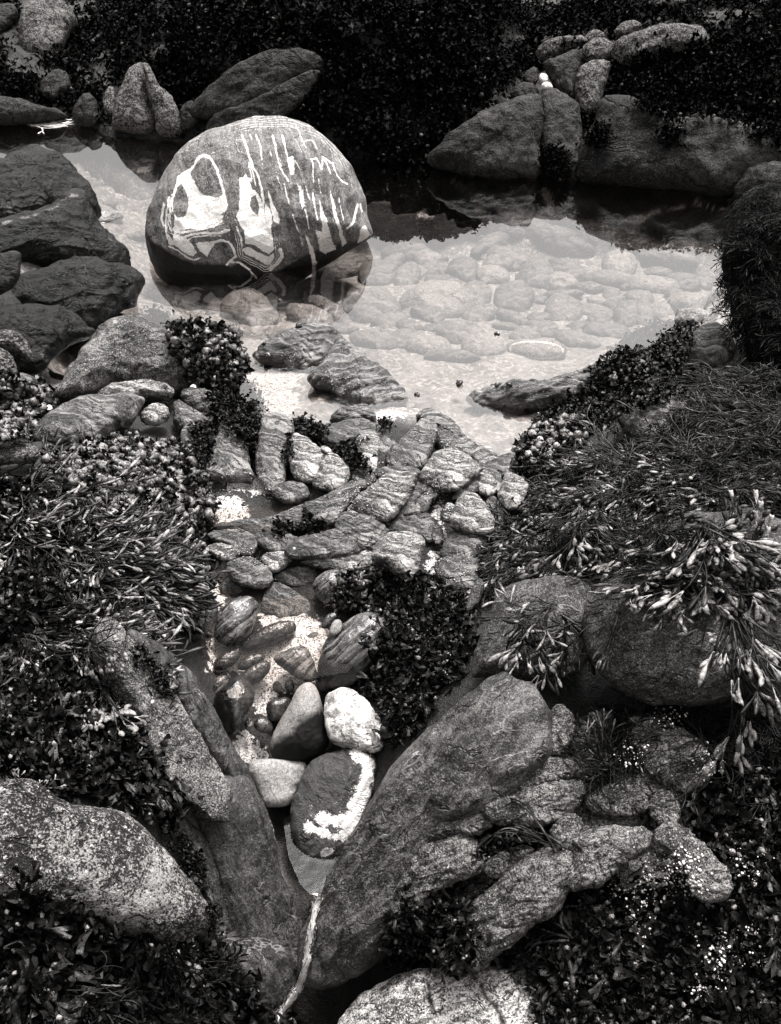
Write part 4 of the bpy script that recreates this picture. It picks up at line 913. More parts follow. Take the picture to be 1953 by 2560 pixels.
# ------------------------------------------------------------------ the striped boulder
def b_fill(Q, pts, soft=2.2, wob=0.0):
    return np.clip(0.5 + (sdf(Q, Z('B', pts)) + wob) / soft, 0, 1)
def b_line(Q, pts, width, wob=0.0):
    return np.clip(0.5 + (width / 2.625 * 0.8 - seg_dist(Q, Z('B', pts), False)[0] + wob) / 1.6, 0, 1)
def boulder_paint(Q0, v):
    wv = np.stack([fbm(v * 28, 3), fbm(v * 28 + 40, 3)], 1)
    Q = Q0 + wv * 2.2
    w = 1.5 * fbm(v * 110 + 9, 3)
    r = np.zeros(len(Q))
    def up(x, k=1.0):
        nonlocal r
        r = np.maximum(r, x * k)
    f = lambda pts, k=1.0: up(b_fill(Q, pts, 2.2, w), k)
    ln = lambda pts, wd, k=1.0: up(b_line(Q, pts, wd, w * 0.5), k)
    f([(240,540),(262,470),(275,420),(350,370),(400,300),(440,266),(490,288),(540,370),(570,470),(588,540),(603,600),(592,640),(555,692),(470,722),(380,742),(300,754),(250,764),(256,700),(235,640)])
    cut = np.maximum(b_fill(Q, [(242,600),(270,490),(300,468),(337,540),(347,620),(320,682),(270,702),(245,660)], 3, w) * 0.9,
                     b_fill(Q, [(350,400),(408,312),(440,286),(488,312),(528,380),(553,460),(572,535),(545,566),(500,556),(440,545),(400,500),(370,440)], 6, w) * 0.72)
    r = r * (1 - cut)
    ln([(250,770),(330,758),(420,748),(520,718),(565,690)], 15); ln([(262,790),(330,785),(420,772),(520,748),(570,712)], 9)
    ln([(300,832),(370,802),(450,795),(540,800),(610,775)], 10); ln([(330,850),(380,820),(460,812),(560,815)], 5)
    f([(252,770),(268,805),(330,822),(365,865),(398,915),(385,945),(330,932),(270,880),(215,872),(205,845),(240,850)])
    ln([(213,882),(280,905),(330,952),(380,968),(420,960)], 6); ln([(205,800),(240,850),(300,868)], 5)
    f([(395,862),(450,848),(530,852),(500,890),(480,925),(462,955),(438,925),(410,895)])
    ln([(520,858),(560,842),(612,850),(642,900),(656,950),(620,972),(597,1002)], 10)
    ln([(620,985),(680,990),(740,1030),(790,1090)], 9, .8)
    ln([(218,560),(202,650),(196,750),(207,830),(230,860)], 7); ln([(236,540),(220,640),(214,740),(238,800)], 4); ln([(182,600),(166,700),(182,745)], 9)
    ln([(255,520),(228,620),(224,720)], 3)
    f([(672,450),(682,432),(708,428),(715,398),(732,428),(762,438),(772,480),(792,520),(822,570),(832,650),(850,700),(850,600),(868,620),(884,640),(892,700),(892,800),(902,860),(906,905),(870,930),(820,902),(780,872),(720,862),(712,780),(682,742),(660,692),(680,640),(680,560),(685,500)])
    cut = np.maximum(b_fill(Q, [(757,560),(788,540),(806,600),(801,682),(770,652),(745,612)], 3, w), b_fill(Q, [(752,458),(780,458),(787,512),(760,502)], 3, w))
    r = r * (1 - 0.9 * cut)
    f([(698,905),(725,885),(760,888),(822,928),(870,948),(900,920),(906,952),(882,1002),(850,1002),(780,952),(720,932)])
    r = r * (1 - 0.75 * b_line(Q, [(700,880),(760,880),(800,915),(870,940),(905,910)], 6))
    ln([(945,905),(962,945),(932,992),(880,1032)], 14); ln([(660,760),(690,820),(700,880)], 8, .7)
    ln([(697,155),(722,220),(748,300),(775,370),(805,420),(824,500),(834,580),(840,700),(846,800)], 8)
    ln([(712,175),(735,240),(752,330),(768,400),(790,480)], 4); ln([(742,330),(752,400),(765,440)], 5)
    f([(858,488),(888,560),(922,640),(948,705),(935,733),(900,717),(888,640),(872,560)])
    for pts, wd, k in (([(900,155),(915,230),(935,320),(965,400),(997,455)],6,1),([(908,170),(940,300),(975,420)],3,.7),([(960,155),(980,230),(1000,330),(1012,375)],7,1),
        ([(790,150),(815,220),(827,310)],6,.9),([(1040,310),(1082,375)],4,.8),([(1110,640),(1135,765)],6,.8),([(1030,670),(1068,785)],5,.9),([(1330,560),(1362,710)],4,.8),
        ([(1160,540),(1180,640),(1192,710)],8,.8),([(1115,490),(1142,575)],5,.8),([(968,470),(1002,600)],5,.7),([(1165,460),(1160,360),(1155,310),(1185,303),(1220,378),(1225,293),(1252,340),(1278,402)],5,.95),
        ([(1225,288),(1290,340),(1312,410),(1352,452),(1388,472)],6,.95),([(1455,600),(1442,660),(1430,722),(1388,762)],10,.85),([(1472,600),(1484,655)],7,.85),
        ([(880,260),(890,290)],5,.7),([(925,420),(960,510)],4,.6),([(1060,460),(1080,600)],4,.6),([(1200,440),(1215,540)],4,.7),([(1050,90),(1090,180),(1120,230)],6,.6),
        ([(1090,230),(1110,185),(1160,190),(1190,240)],4,.7),([(1010,110),(1060,200),(1085,260)],4,.5),([(1080,820),(1095,880)],4,.7),([(660,200),(672,260)],4,.5),([(750,150),(760,180)],6,.6)):
        ln(pts, wd, k)
    rs = np.random.default_rng(77)
    for _ in range(125):
        x0, y0 = rs.uniform(600, 1470), rs.uniform(130, 880)
        if 650 < x0 < 900 and y0 > 380: continue
        ll = rs.uniform(50, 190); sl_ = rs.uniform(.12, .26)
        ln([(x0, y0), (x0 + sl_ * ll * .5 + rs.normal(0, 3), y0 + ll * .5), (x0 + sl_ * ll, y0 + ll)], rs.uniform(1.2, 3), rs.uniform(.22, .62))
    for _ in range(14):
        x0, y0 = rs.uniform(190, 560), rs.uniform(200, 330)
        ln([(x0, y0), (x0 + 70, y0 - 40 + rs.normal(0, 8)), (x0 + 150, y0 - 65)], rs.uniform(2, 4), rs.uniform(.3, .55))
    f([(1008,290),(1030,286),(1046,330),(1040,402),(1010,412),(998,350)], .8); f([(1058,480),(1084,480),(1112,620),(1090,640)], .62)
    f([(1112,800),(1132,830),(1172,920),(1192,992),(1160,1010),(1138,900)]); f([(1203,570),(1226,640),(1262,740),(1284,822),(1220,834),(1190,824),(1178,770),(1200,782),(1224,792),(1214,680)])
    f([(1190,830),(1284,822),(1312,900),(1240,935),(1200,905)], .72)
    f([(1274,498),(1300,600),(1322,680),(1348,760),(1384,860),(1358,886),(1328,780),(1303,690),(1284,590)])
    f([(1455,860),(1475,770),(1502,742),(1540,805),(1485,850)], .95)
    # thin flowing bands that wrap round the two white masses
    for shp, cen in ((([(240,540),(275,420),(350,370),(440,266),(540,370),(588,540),(603,600),(555,692),(380,742),(250,764),(235,640)]), (330, 760)),
                     (([(672,450),(732,428),(792,520),(850,700),(892,800),(906,950),(850,1002),(720,932),(682,742),(660,692)]), (760, 960))):
        dd = -sdf(Q, Z('B', shp)) + 1.5 * fbm(v * 30 + 4, 2)
        cc = Z('B', [cen])[0]
        near_ = np.clip(1.5 - np.linalg.norm((Q - cc) / [115, 75], axis=1), 0, 1)
        up(np.clip((np.sin(dd * 1.25) - .1) * 2.2, 0, 1) * np.clip((dd - 2) / 2, 0, 1) * np.clip((26 - dd) / 10, 0, 1) * near_, .8)
    # thin folded layers following the upper right outline
    e = sdf(Q0, smooth_poly(Z('B', BOUT), 2))
    side = np.clip((Q0[:, 0] - (340 + 560 / 2.625)) / 60, 0, 1) * np.clip((280 + 700 / 2.625 - Q0[:, 1]) / 60, 0, 1)
    lay = np.sin((e + 5 * fbm(v * 9, 2)) * 1.15)
    up(np.clip((lay - 0.35) * 3, 0, 1) * np.clip(1 - (e - 12) / 14, 0, 1) * (0.35 + 0.65 * side) * np.clip((280 + 330 / 2.625 - Q0[:, 1]) / 50 + side, 0, 1), .55)
    return np.clip(r, 0, 1) * np.clip(1.0 + 0.25 * w, 0.5, 1)
def boulder_wet(Q, v):
    ln = Z('B', [(60,760),(130,850),(200,900),(300,950),(380,985),(560,985),(620,1000),(720,950),(880,1050),(1000,990),(1150,900),(1300,860),(1500,800),(1700,760)])
    yy = np.interp(Q[:, 0], ln[:, 0], ln[:, 1])
    return np.clip((Q[:, 1] - yy + 5 * fbm(v * 12, 3)) / 9, 0, 1)
BOUT = [(88,800),(98,690),(128,570),(188,440),(278,320),(348,225),(428,160),(540,113),(640,93),(760,73),(900,60),(1030,68),(1130,98),(1222,148),(1302,228),(1362,308),(1422,420),(1464,520),(1492,620),(1504,690),(1520,745),(1540,805),(1460,858),(1340,935),(1235,1000),(1130,1060),(1000,1130),(860,1190),(700,1210),(500,1200),(330,1160),(200,1100),(125,1000),(93,900)]
BOULDER = rock('boulder', 'great pale veined boulder with folded white bands standing in the pool', 'B', BOUT, 'boulder', w=0.9, n=(0.05, -0.80, 0.50), anchor=(800, 1100), z=-0.02, lift=-0.16,
     T=0.62, Tb=0.85, p=2.6, q=2.0, amp=0.02, paint=boulder_paint, darkp=boulder_wet, N=(520, 190, 26), lin=True, sm=2, peak=(780, 720))
# ------------------------------------------------------------------ cobbles under the water
def ell(cx, cy, rx, ry, rot=0, k=14, jag=0.1, pw=2.3):
    a = np.linspace(0, 2 * math.pi, k, endpoint=False)
    c, s = np.cos(a), np.sin(a)
    x = np.sign(c) * np.abs(c) ** (2 / pw) * rx; y = np.sign(s) * np.abs(s) ** (2 / pw) * ry
    j = 1 + jag * rng.normal(size=k)
    x, y = x * j, y * j
    r = math.radians(rot)
    return list(zip(cx + x * math.cos(r) - y * math.sin(r), cy + x * math.sin(r) + y * math.cos(r)))
CB = [
 ('H',255,430,165,95,0,3,'largest pale oval cobble, with a dark spot, in the middle of the pool bed'),
 ('H',115,310,48,88,25,1,'upright leaning cobble left of the largest pale cobble'),
 ('H',640,410,86,80,0,2,'rounded cobble in the centre of the pool bed'),
 ('H',880,470,88,78,0,1,'deep bellied cobble right of the rounded centre cobble'),
 ('H',750,300,100,72,10,2,'broad cobble above the rounded centre cobble'),
 ('H',895,275,92,45,15,2,'slanting long cobble right of the broad cobble'),
 ('H',610,215,95,62,15,1,'flat topped cobble at the far side of the bed'),
 ('H',1150,240,80,62,0,3,'round pale cobble standing alone at the far side of the bed'),
 ('H',1320,345,115,42,3,3,'long pale cobble with a small hole near the right end'),
 ('H',1110,310,115,40,0,1,'long low cobble below the round pale cobble'),
 ('H',1190,490,68,75,-20,2,'dark ribbed cobble standing on edge at the right of the bed'),
 ('H',1270,485,55,75,-15,1,'cobble leaning on the dark ribbed cobble'),
 ('H',1490,425,98,45,8,3,'flat pale cobble near the weedy wall, upper of two'),
 ('H',1520,505,98,45,5,3,'flat pale cobble near the weedy wall, lower of two'),
 ('H',1360,470,55,42,0,3,'round cobble with a white heart near the right of the bed'),
 ('H',1040,480,82,40,10,1,'pointed cobble right of the deep bellied cobble'),
 ('H',880,383,95,20,-3,2,'thin blade shaped cobble across the middle of the bed'),
 ('H',1000,350,88,24,4,2,'thin cobble above the blade shaped one'),
 ('H',630,500,92,28,22,2,'slanting thin cobble below the rounded centre cobble'),
 ('H',460,490,82,42,-20,1,'leaning cobble right below the largest pale cobble'),
 ('H',450,395,72,58,15,1,'cobble touching the right of the largest pale cobble'),
 ('H',385,270,82,60,20,2,'sloping cobble behind the largest pale cobble'),
 ('H',530,290,76,40,6,3,'pale rounded cobble between the sloping and the broad cobble'),
 ('H',130,190,120,50,4,2,'flat cobble at the edge of the dark reflection'),
 ('H',35,285,42,55,10,1,'squat cobble beside the upright leaning cobble'),
 ('H',15,520,35,65,0,2,'upright cobble left below the largest pale cobble'),
 ('H',120,540,60,26,4,2,'small flat cobble tucked under the largest pale cobble'),
 ('H',115,605,88,42,4,1,'wedge cobble in the near left of the bed'),
 ('H',225,640,100,48,6,3,'broad pale cobble in the near left of the bed'),
 ('H',380,580,112,60,10,1,'broad cobble in the near middle of the bed'),
 ('H',490,640,92,58,8,3,'pale rounded cobble with a snail on it in the near middle'),
 ('H',745,655,140,44,3,3,'flat oval cobble ringed with white in the near middle of the bed'),
 ('H',695,585,78,42,0,1,'cobble half hidden behind the white ringed oval'),
 ('H',955,612,102,36,12,1,'slanting cobble right of the white ringed oval'),
 ('H',1090,570,122,42,6,2,'long striped cobble in the near right of the bed'),
 ('H',760,500,50,24,0,2,'small dark cobble below the centre of the bed'),
 ('H',230,550,42,18,-4,2,'thin small cobble under the largest pale cobble'),
 ('H',600,540,62,15,6,1,'sliver of a cobble below the slanting thin one'),
 ('H',755,410,42,18,-10,2,'small wedge cobble between the two round ones'),
 ('H',1110,400,52,46,20,2,'angular cobble in the right middle of the bed'),
 ('H',1330,278,72,24,-5,2,'narrow cobble behind the long pale cobble'),
 ('H',1455,330,82,42,5,2,'rounded cobble right of the long pale cobble'),
 ('H',1560,330,52,32,0,1,'short cobble touching the weedy wall'),
 ('H',330,690,132,26,3,2,'long low stone at the near edge of the bed'),
 ('H',850,120,200,70,18,2,'large dim slab at the far side of the bed'),
 ('H',1400,210,150,32,4,1,'wide dim slab in the far right of the bed'),
 ('H',1040,415,45,22,10,3,'small pale cobble in the right middle of the bed'),
 ('H',1250,400,60,36,0,1,'stubby cobble under the long pale cobble'),
 ('H',280,330,80,26,8,2,'low cobble right behind the largest pale cobble'),
 ('H',960,540,60,22,0,2,'thin cobble between the bellied cobble and the slanting one'),
 ('H',1165,380,22,9,0,3,'tiny white pebble in the right middle of the bed'),
 ('H',640,345,46,22,-8,2,'small cobble on the shoulder of the broad cobble'),
 ('G',585,330,158,108,15,1,'big block shaped stone under the water below the veined boulder'),
 ('G',385,315,66,60,10,2,'rounded stone left of the big block shaped stone'),
 ('G',312,245,46,20,4,3,'small pale lens shaped stone under the mirrored boulder'),
 ('G',140,250,125,66,8,1,'large soft outlined stone in the left channel'),
 ('G',925,358,132,52,15,3,'egg shaped pale stone behind the low island rock'),
 ('G',1035,325,122,45,32,2,'smooth dark stone leaning above the egg shaped stone'),
 ('G',1290,310,150,112,0,1,'large round shouldered stone right of the leaning one'),
 ('G',1330,120,112,82,10,2,'large dim stone right of the veined boulder'),
 ('G',1100,90,155,78,-18,2,'pale striped stone at the foot of the veined boulder, right side'),
 ('G',1390,385,92,52,0,1,'flat stone on the large round shouldered stone'),
 ('G',1490,405,58,26,-6,1,'small oval stone left below the largest pale cobble'),
 ('G',1110,430,92,32,0,2,'low stone behind the island rock, right side'),
 ('G',1490,500,95,46,-6,1,'banded stone in the near left of the bed, behind the wedge cobble'),
 ('G',1300,495,130,60,6,1,'broad faint stone right behind the island rock'),
 ('G',290,400,200,32,6,3,'long pale streaked stone beside the domed left rock'),
 ('G',765,315,40,18,-4,3,'white chip of stone behind the egg shaped stone'),
 ('G',1180,260,60,70,35,1,'tilted stone between the leaning and the round shouldered stone'),
 ('G',680,450,22,13,0,3,'tiny pale pebble behind the island rock'),
 ('D',800,500,90,36,-6,3,'pale stone in the left channel near the veined boulder'),
 ('D',640,300,60,30,0,3,'faint stone in the bright left channel near the dark crest'),
 ('D',660,400,80,30,-8,3,'faint stone in the left channel off the pale rimmed ledge'),
]
cm = {1: 'cobble', 2: 'cobble2', 3: 'cobble3'}
FILL = [Z('S', [(430,760),(640,770),(760,740),(980,640),(1100,640),(1220,560),(1300,530),(1480,570),(1740,610),(1770,800),(1640,840),(1500,860),(1300,860),(1100,850),(960,840),(700,790),(560,800)])]
rf = np.random.default_rng(12)
BOXES = [(Z(c[0], [(c[1], c[2])])[0], max(c[3], c[4]) / VIEW[c[0]][2]) for c in CB]
nfil = 0
while nfil < 40:
    q = np.array([rf.uniform(430, 1780), rf.uniform(530, 860)])
    if sdf(q[None], FILL[0])[0] < 12: continue
    s_ = 11 + 24 * rf.random() ** 1.6
    if any(np.linalg.norm((q - c) * [1, 1.5]) < r_ * .55 for c, r_ in BOXES): continue
    nfil += 1
    small = s_ < 19
    rock('pebble' if small else 'cobble', 'small grey pebble filling a gap between larger stones on the pool bed' if small else 'nondescript grey stone wedged between larger ones on the pool bed', 'S',
         ell(q[0], q[1], s_ * rf.uniform(1.1, 1.7), s_ * rf.uniform(.6, .9), rf.uniform(-35, 35), k=9, jag=.14, pw=2), ('cobble', 'cobble2', 'cobble3', 'cobble2')[rf.integers(4)],
         w=.4, lift=.01, T=.5, amp=.06, p=2.8, N=(44, 12, 5), sm=1, facet=.14, group='small pebbles of the pool bed' if small else 'filler stones of the pool bed', tmax=.05)
for vw, x, y, rx, ry, rot, m, lb in CB:
    pts = ell(x, y, rx, ry, rot, jag=0.05 if m == 3 else 0.12, k=10, pw=2.1)
    pt_ = None
    kw = {}
    if 'ringed with white' in lb:
        rim = Z(vw, ell(x, y, rx * .93, ry * .93, rot, k=30, jag=0.0))
        kw['paint'] = lambda Q, v, rim=rim: np.clip(1.1 - seg_dist(Q, rim, True)[0] / 3.5, 0, .55)
    if 'dark spot' in lb:
        c1 = Z(vw, [(155, 400)])[0]; c2_ = Z(vw, [(262, 445)])[0]
        kw['darkp'] = lambda Q, v: np.maximum(np.clip(1.5 - np.linalg.norm((Q - c1) * [1, 1.4], axis=1) / 7, 0, .6), np.clip(1.5 - np.linalg.norm(Q - c2_, axis=1) / 3, 0, .35))
    rock('cobble', lb, vw, pts, cm[m], w=0.45, lift=0.02, T=0.45, amp=0.05, p=2.8, facet=.07, sm=1, grow=1.16, N=(72, 18, 6), group='cobbles on the bed of the pool', tmax=0.06, **kw)
# ------------------------------------------------------------------ seaweed shapes (local frame: X along the lie of the weed, Z off the rock)
class Geo:
    def __init__(s): s.v = []; s.f = []; s.m = []; s.n = 0; s.off = []
    def add(s, v, f, m):
        s.off.append(s.n); s.v.append(v); s.f.append(f + s.n); s.m.append(np.full(len(f), m)); s.n += len(v)
    def out(s): return np.concatenate(s.v), np.concatenate(s.f), np.concatenate(s.m)

def strip_tube(path, wid, thick, m, geo, k=5):
    """flattened tube along path (n,3); wid per point"""
    n = len(path)
    t = np.gradient(path, axis=0); t /= np.linalg.norm(t, axis=1, keepdims=True) + 1e-9
    up = np.array([0, 0, 1.0])
    s = np.cross(t, up); s /= np.linalg.norm(s, axis=1, keepdims=True) + 1e-6
    u = np.cross(s, t)
    a = np.arange(k) / k * 2 * math.pi
    v = path[:, None] + s[:, None] * (np.cos(a)[None, :, None] * wid[:, None, None]) + u[:, None] * (np.sin(a)[None, :, None] * (wid * thick)[:, None, None])
    i = np.arange(n * k).reshape(n, k)
    f = np.stack([i[:-1], np.roll(i[:-1], -1, 1), np.roll(i[1:], -1, 1), i[1:]], -1).reshape(-1, 4)
    cap = np.array([[i[-1, 0], i[-1, 1], i[-1, 2], i[-1, 3]]])
    geo.add(v.reshape(-1, 3), np.concatenate([f, cap]), m)

def grow(r, geo, p, ang, el, L, w, lev, o):
    """one fork: curved strap from p, heading ang, splitting in two until lev is used up"""
    n = 5 if lev else 9
    seg = L * r.uniform(.75, 1.2)
    pts = [p]; a, e = ang, el
    da = r.normal(0, o['curl']); de = -o['droop'] * r.uniform(.6, 1.4)
    for k in range(n - 1):
        d = np.array([math.cos(a) * math.cos(e), math.sin(a) * math.cos(e), math.sin(e)])
        q = pts[-1] + d * seg / (n - 1)
        if q[2] < o['floor']: q[2] = o['floor'] + 0.3 * (o['floor'] - q[2]) * 0; e = max(e, 0.05)
        pts.append(q); a += da / n; e += de / n
    pts = np.array(pts)
    if lev == 0:
        s = np.linspace(0, 1, n)
        tip = o['tip'] * r.uniform(.7, 1.25) if r.random() < o['tipf'] else 0.0
        wid = w * (1 - 0.5 * s) + tip * np.sin(np.clip((s - .38) / .62, 0, 1) ** 0.9 * math.pi * 0.93) ** 0.8
        wid[-1] = max(w * .25, wid[-1] * .5)
        strip_tube(pts, wid, 0.6 if tip else .4, 1 if (tip and r.random() < o['pale']) else (2 if r.random() < .4 else 0), geo, 6)
        return
    strip_tube(pts, np.linspace(w, w * .85, n), .4, 0 if r.random() < .55 else 2, geo)
    sp = o['fork'] * r.uniform(.6, 1.3)
    for sgn in (-1, 1):
        grow(r, geo, pts[-1], a + sgn * sp, e + r.normal(0, .15), L * o['shr'], w * .82, lev - 1, o)

def strap_tuft(seed, stems=9, L=0.045, w=0.0022, lev=3, spread=0.9, tip=0.004, tipf=.8, pale=.6, fork=.3, curl=.5, droop=.9, el=.6, shr=.82, floor=0.002, split=False):
    r = np.random.default_rng(seed)
    o = dict(tip=tip, tipf=tipf, pale=pale, fork=fork, curl=curl, droop=droop, shr=shr, floor=floor)
    out = []
    geo = Geo()
    for k in range(stems):
        if split: geo = Geo()
        a = (k / max(1, stems - 1) - .5) * 2 * spread + r.normal(0, .12)
        p = np.array([r.normal(0, .006), r.normal(0, .01), 0.0])
        grow(r, geo, p, a, el * r.uniform(.3, 1.3), L * r.uniform(.7, 1.25), w * r.uniform(.8, 1.2), lev if r.random() < .7 else lev - 1, o)
        if split: out.append(geo)
    return out if split else geo.out()

def leaf_patch(r, geo, p, size, m, res=(5, 5)):
    """a small ruffled, cupped frond blade"""
    n, k = res
    x = np.linspace(0, 1, n)[:, None] * np.ones((1, k)); y = np.linspace(-1, 1, k)[None] * np.ones((n, 1))
    wv = (0.18 + 0.82 * np.clip(x * 1.3, 0, 1) ** 1.2) * r.uniform(.22, .42)
    x = x - .34 * (x > .7) * (np.abs(y) < .3)
    ph = r.uniform(0, 6, 3)
    z = .3 * np.sin(x * 3.2 + ph[0]) * r.uniform(.3, 1) + .22 * np.sin(y * 3 + x * 4 + ph[1]) * np.abs(y) + .3 * y * y * r.uniform(-.3, 1)
    v = np.stack([x, y * wv, z], -1).reshape(-1, 3) * size
    a, b, c = r.uniform(0, 6.28), r.uniform(-.5, .9), r.normal(0, .6)
    R1 = np.array([[math.cos(a), -math.sin(a), 0], [math.sin(a), math.cos(a), 0], [0, 0, 1]])
    R2 = np.array([[math.cos(b), 0, -math.sin(b)], [0, 1, 0], [math.sin(b), 0, math.cos(b)]])
    R3 = np.array([[1, 0, 0], [0, math.cos(c), -math.sin(c)], [0, math.sin(c), math.cos(c)]])
    v = v @ (R1 @ R2 @ R3).T + p
    i = np.arange(n * k).reshape(n, k)
    f = np.stack([i[:-1, :-1], i[1:, :-1], i[1:, 1:], i[:-1, 1:]], -1).reshape(-1, 4)
    geo.add(v, f, m)

def blob(r, geo, p, size, m):
    nu, nv = 7, 5
    u = np.arange(nu) / nu * 2 * math.pi; w = np.linspace(0.05, math.pi - .05, nv)
    v = np.stack([np.cos(u)[None] * np.sin(w)[:, None], np.sin(u)[None] * np.sin(w)[:, None], np.cos(w)[:, None] * np.ones((1, nu))], -1).reshape(-1, 3)
    v = v * (1 + .22 * r.normal(size=(len(v), 1))) * np.array([r.uniform(.8, 1.5), r.uniform(.7, 1.1), r.uniform(.6, .95)])
    a = r.uniform(0, 6.28); b = r.normal(0, .5)
    v = v @ np.array([[math.cos(a), -math.sin(a), 0], [math.sin(a), math.cos(a), 0], [0, 0, 1]]).T @ np.array([[math.cos(b), 0, math.sin(b)], [0, 1, 0], [-math.sin(b), 0, math.cos(b)]])
    i = np.arange(nu * nv).reshape(nv, nu)
    f = np.stack([i[:-1], i[1:], np.roll(i[1:], -1, 1), np.roll(i[:-1], -1, 1)], -1).reshape(-1, 4)
    geo.add(v * size + p, f, m)

def leafy_cluster(seed, rad=.03, nleaf=12, nblob=8, ls=.02, bs=.005, hi=.016, res=(5, 5)):
    r = np.random.default_rng(seed); geo = Geo()
    for k in range(nleaf):
        q = r.normal(0, rad * .6, 2)
        leaf_patch(r, geo, np.array([q[0], q[1], r.uniform(.0, hi)]), ls * r.uniform(.6, 1.4), 0 if r.random() < .62 else 1, res)
    for k in range(nblob):
        q = r.normal(0, rad * .6, 2)
        blob(r, geo, np.array([q[0], q[1], r.uniform(hi * .4, hi * 1.3)]), bs * r.uniform(.6, 1.5), 2 if r.random() < .7 else 1)
    return geo.out()

def dense(p, k=6, **kw): return [p(100 + j * 7 + int(1000 * kw.get('L', kw.get('rad', .03))), **kw) for j in range(k)]
PROTO = {
 'strap': dense(strap_tuft, 7, stems=5, L=.050, w=.0017, lev=2, tip=.0036, tipf=.8, pale=.5, fork=.24, spread=.75, el=.3, droop=.9, curl=.7),
 'strapdark': dense(strap_tuft, 6, stems=6, L=.046, w=.0014, lev=2, tip=.0014, tipf=.5, pale=.04, spread=.9, el=.3, droop=.7, curl=1.0),
 'stringy': dense(strap_tuft, 8, stems=7, L=.066, w=.0018, lev=2, tip=.0029, tipf=.8, pale=.3, fork=.24, curl=.7, spread=.4, el=.3, droop=.6),
 'hug': dense(strap_tuft, 6, stems=7, L=.046, w=.0016, lev=2, tip=.0014, tipf=.5, pale=.04, spread=.5, el=.08, droop=.15, curl=.9),
 'bubbly': dense(leafy_cluster, 8, rad=.034, nleaf=12, nblob=9, ls=.022, bs=.0088, hi=.022),
 'leafy': dense(leafy_cluster, 8, rad=.03, nleaf=15, nblob=3, ls=.024, bs=.005, hi=.02),
 'curly': dense(leafy_cluster, 8, rad=.026, nleaf=20, nblob=2, ls=.017, bs=.004, hi=.02, res=(5, 4)),
 'bank': dense(leafy_cluster, 8, rad=.055, nleaf=30, nblob=1, ls=.019, bs=.006, hi=.018, res=(4, 4)),
}
SETS = {'hug': ('bankweed', 'weedmid', 'wallweed'), 'strap': ('weed', 'weedtip', 'weedmid'), 'strapdark': ('weed', 'weedtip', 'weed'), 'stringy': ('weed', 'weedtip', 'weedmid'),
        'bubbly': ('weed', 'leaf', 'bladder'), 'leafy': ('weed', 'leaf', 'bladder'), 'curly': ('weed', 'weedmid', 'leaf'), 'bank': ('bankweed', 'bankweed', 'bankleaf'),
        'bankstrap': ('bankweed', 'bankleaf', 'bankweed')}
bpy.context.view_layer.update()
DG = bpy.context.evaluated_depsgraph_get()
def hit(px, py):
    d = ray([px], [py])[0]
    ok, loc, nrm, fi, ob_, _ = S.ray_cast(DG, Vector(CAM), Vector(d))
    return (np.array(loc), np.array(nrm), ob_) if ok else (None, None, None)
def frame_at(loc, nrm, px, py, flow, upmix=.35):
    nz_ = nrm / np.linalg.norm(nrm)
    if nz_ @ (CAM - loc) < 0: nz_ = -nz_
    z = nz_ * (1 - upmix) + np.array([0, 0, 1.0]) * upmix
    z /= np.linalg.norm(z)
    d2 = ray([px + flow[0]], [py + flow[1]])[0]
    t = ((loc - CAM) @ z) / (d2 @ z)
    x = CAM + d2 * t - loc if t > 0 else RIGHT
    x -= z * (x @ z)
    if np.linalg.norm(x) < 1e-6: x = RIGHT - z * (z @ RIGHT)
    x /= np.linalg.norm(x)
    return np.stack([x, np.cross(z, x), z], 1)
SCATTERED = 0
SLABS = {'rock_slab', 'rock_slab.001', 'rock_slab.002', 'rock_slab.003'}
def mat_of_weed(name, label, polys, kind, count, flow=(0, 30), flowvar=40, scale=(.8, 1.25), lift=.004, seed=1, only=None, avoid=None, upmix=.35, margin=10, pal=None, thin=0):
    """one carpet of weed: clusters rooted where the picture region meets rock or ground"""
    global SCATTERED
    r = np.random.default_rng(seed)
    polys = [Z(v, p) for v, p in polys]
    areas = np.array([area_centroid(p)[0] for p in polys])
    VV, FF, MM, nb = [], [], [], 0
    pr = PROTO[kind]
    for poly, ar in zip(polys, areas):
        want = int(count * ar / areas.sum())
        lo, hi_ = poly.min(0), poly.max(0)
        c = np.empty((0, 2))
        while len(c) < want:
            q = lo + r.random((want * 2, 2)) * (hi_ - lo)
            wv_ = 6 * r.normal(size=len(q))
            c = np.concatenate([c, q[sdf(q, poly) + wv_ > margin]])
        for (px, py) in c[:want]:
            if thin and perlin(np.array([[px / 110.0, py / 70.0, seed]]))[0] < thin: continue
            loc, nrm, ob_ = hit(px, py)
            if loc is None: continue
            if only and not ob_.name.startswith(only): continue
            if avoid and ob_.name in avoid: continue
            fl = flow(px, py) if callable(flow) else flow
            R_ = frame_at(loc, nrm, px, py, (fl[0] + r.normal(0, flowvar), fl[1] + r.normal(0, flowvar)), upmix)
            v, f, m = pr[r.integers(len(pr))]
            s = r.uniform(*scale)
            VV.append((v * s) @ R_.T + loc + R_[:, 2] * lift); FF.append(f + nb); MM.append(m); nb += len(v)
    if not VV: return None
    v = np.concatenate(VV)
    o = make_mesh(name, v, [np.concatenate(FF)], [M[k] for k in (pal or SETS[kind])], np.concatenate(MM))
    tag(o, label, kind='stuff')
    SCATTERED += 1
    return o

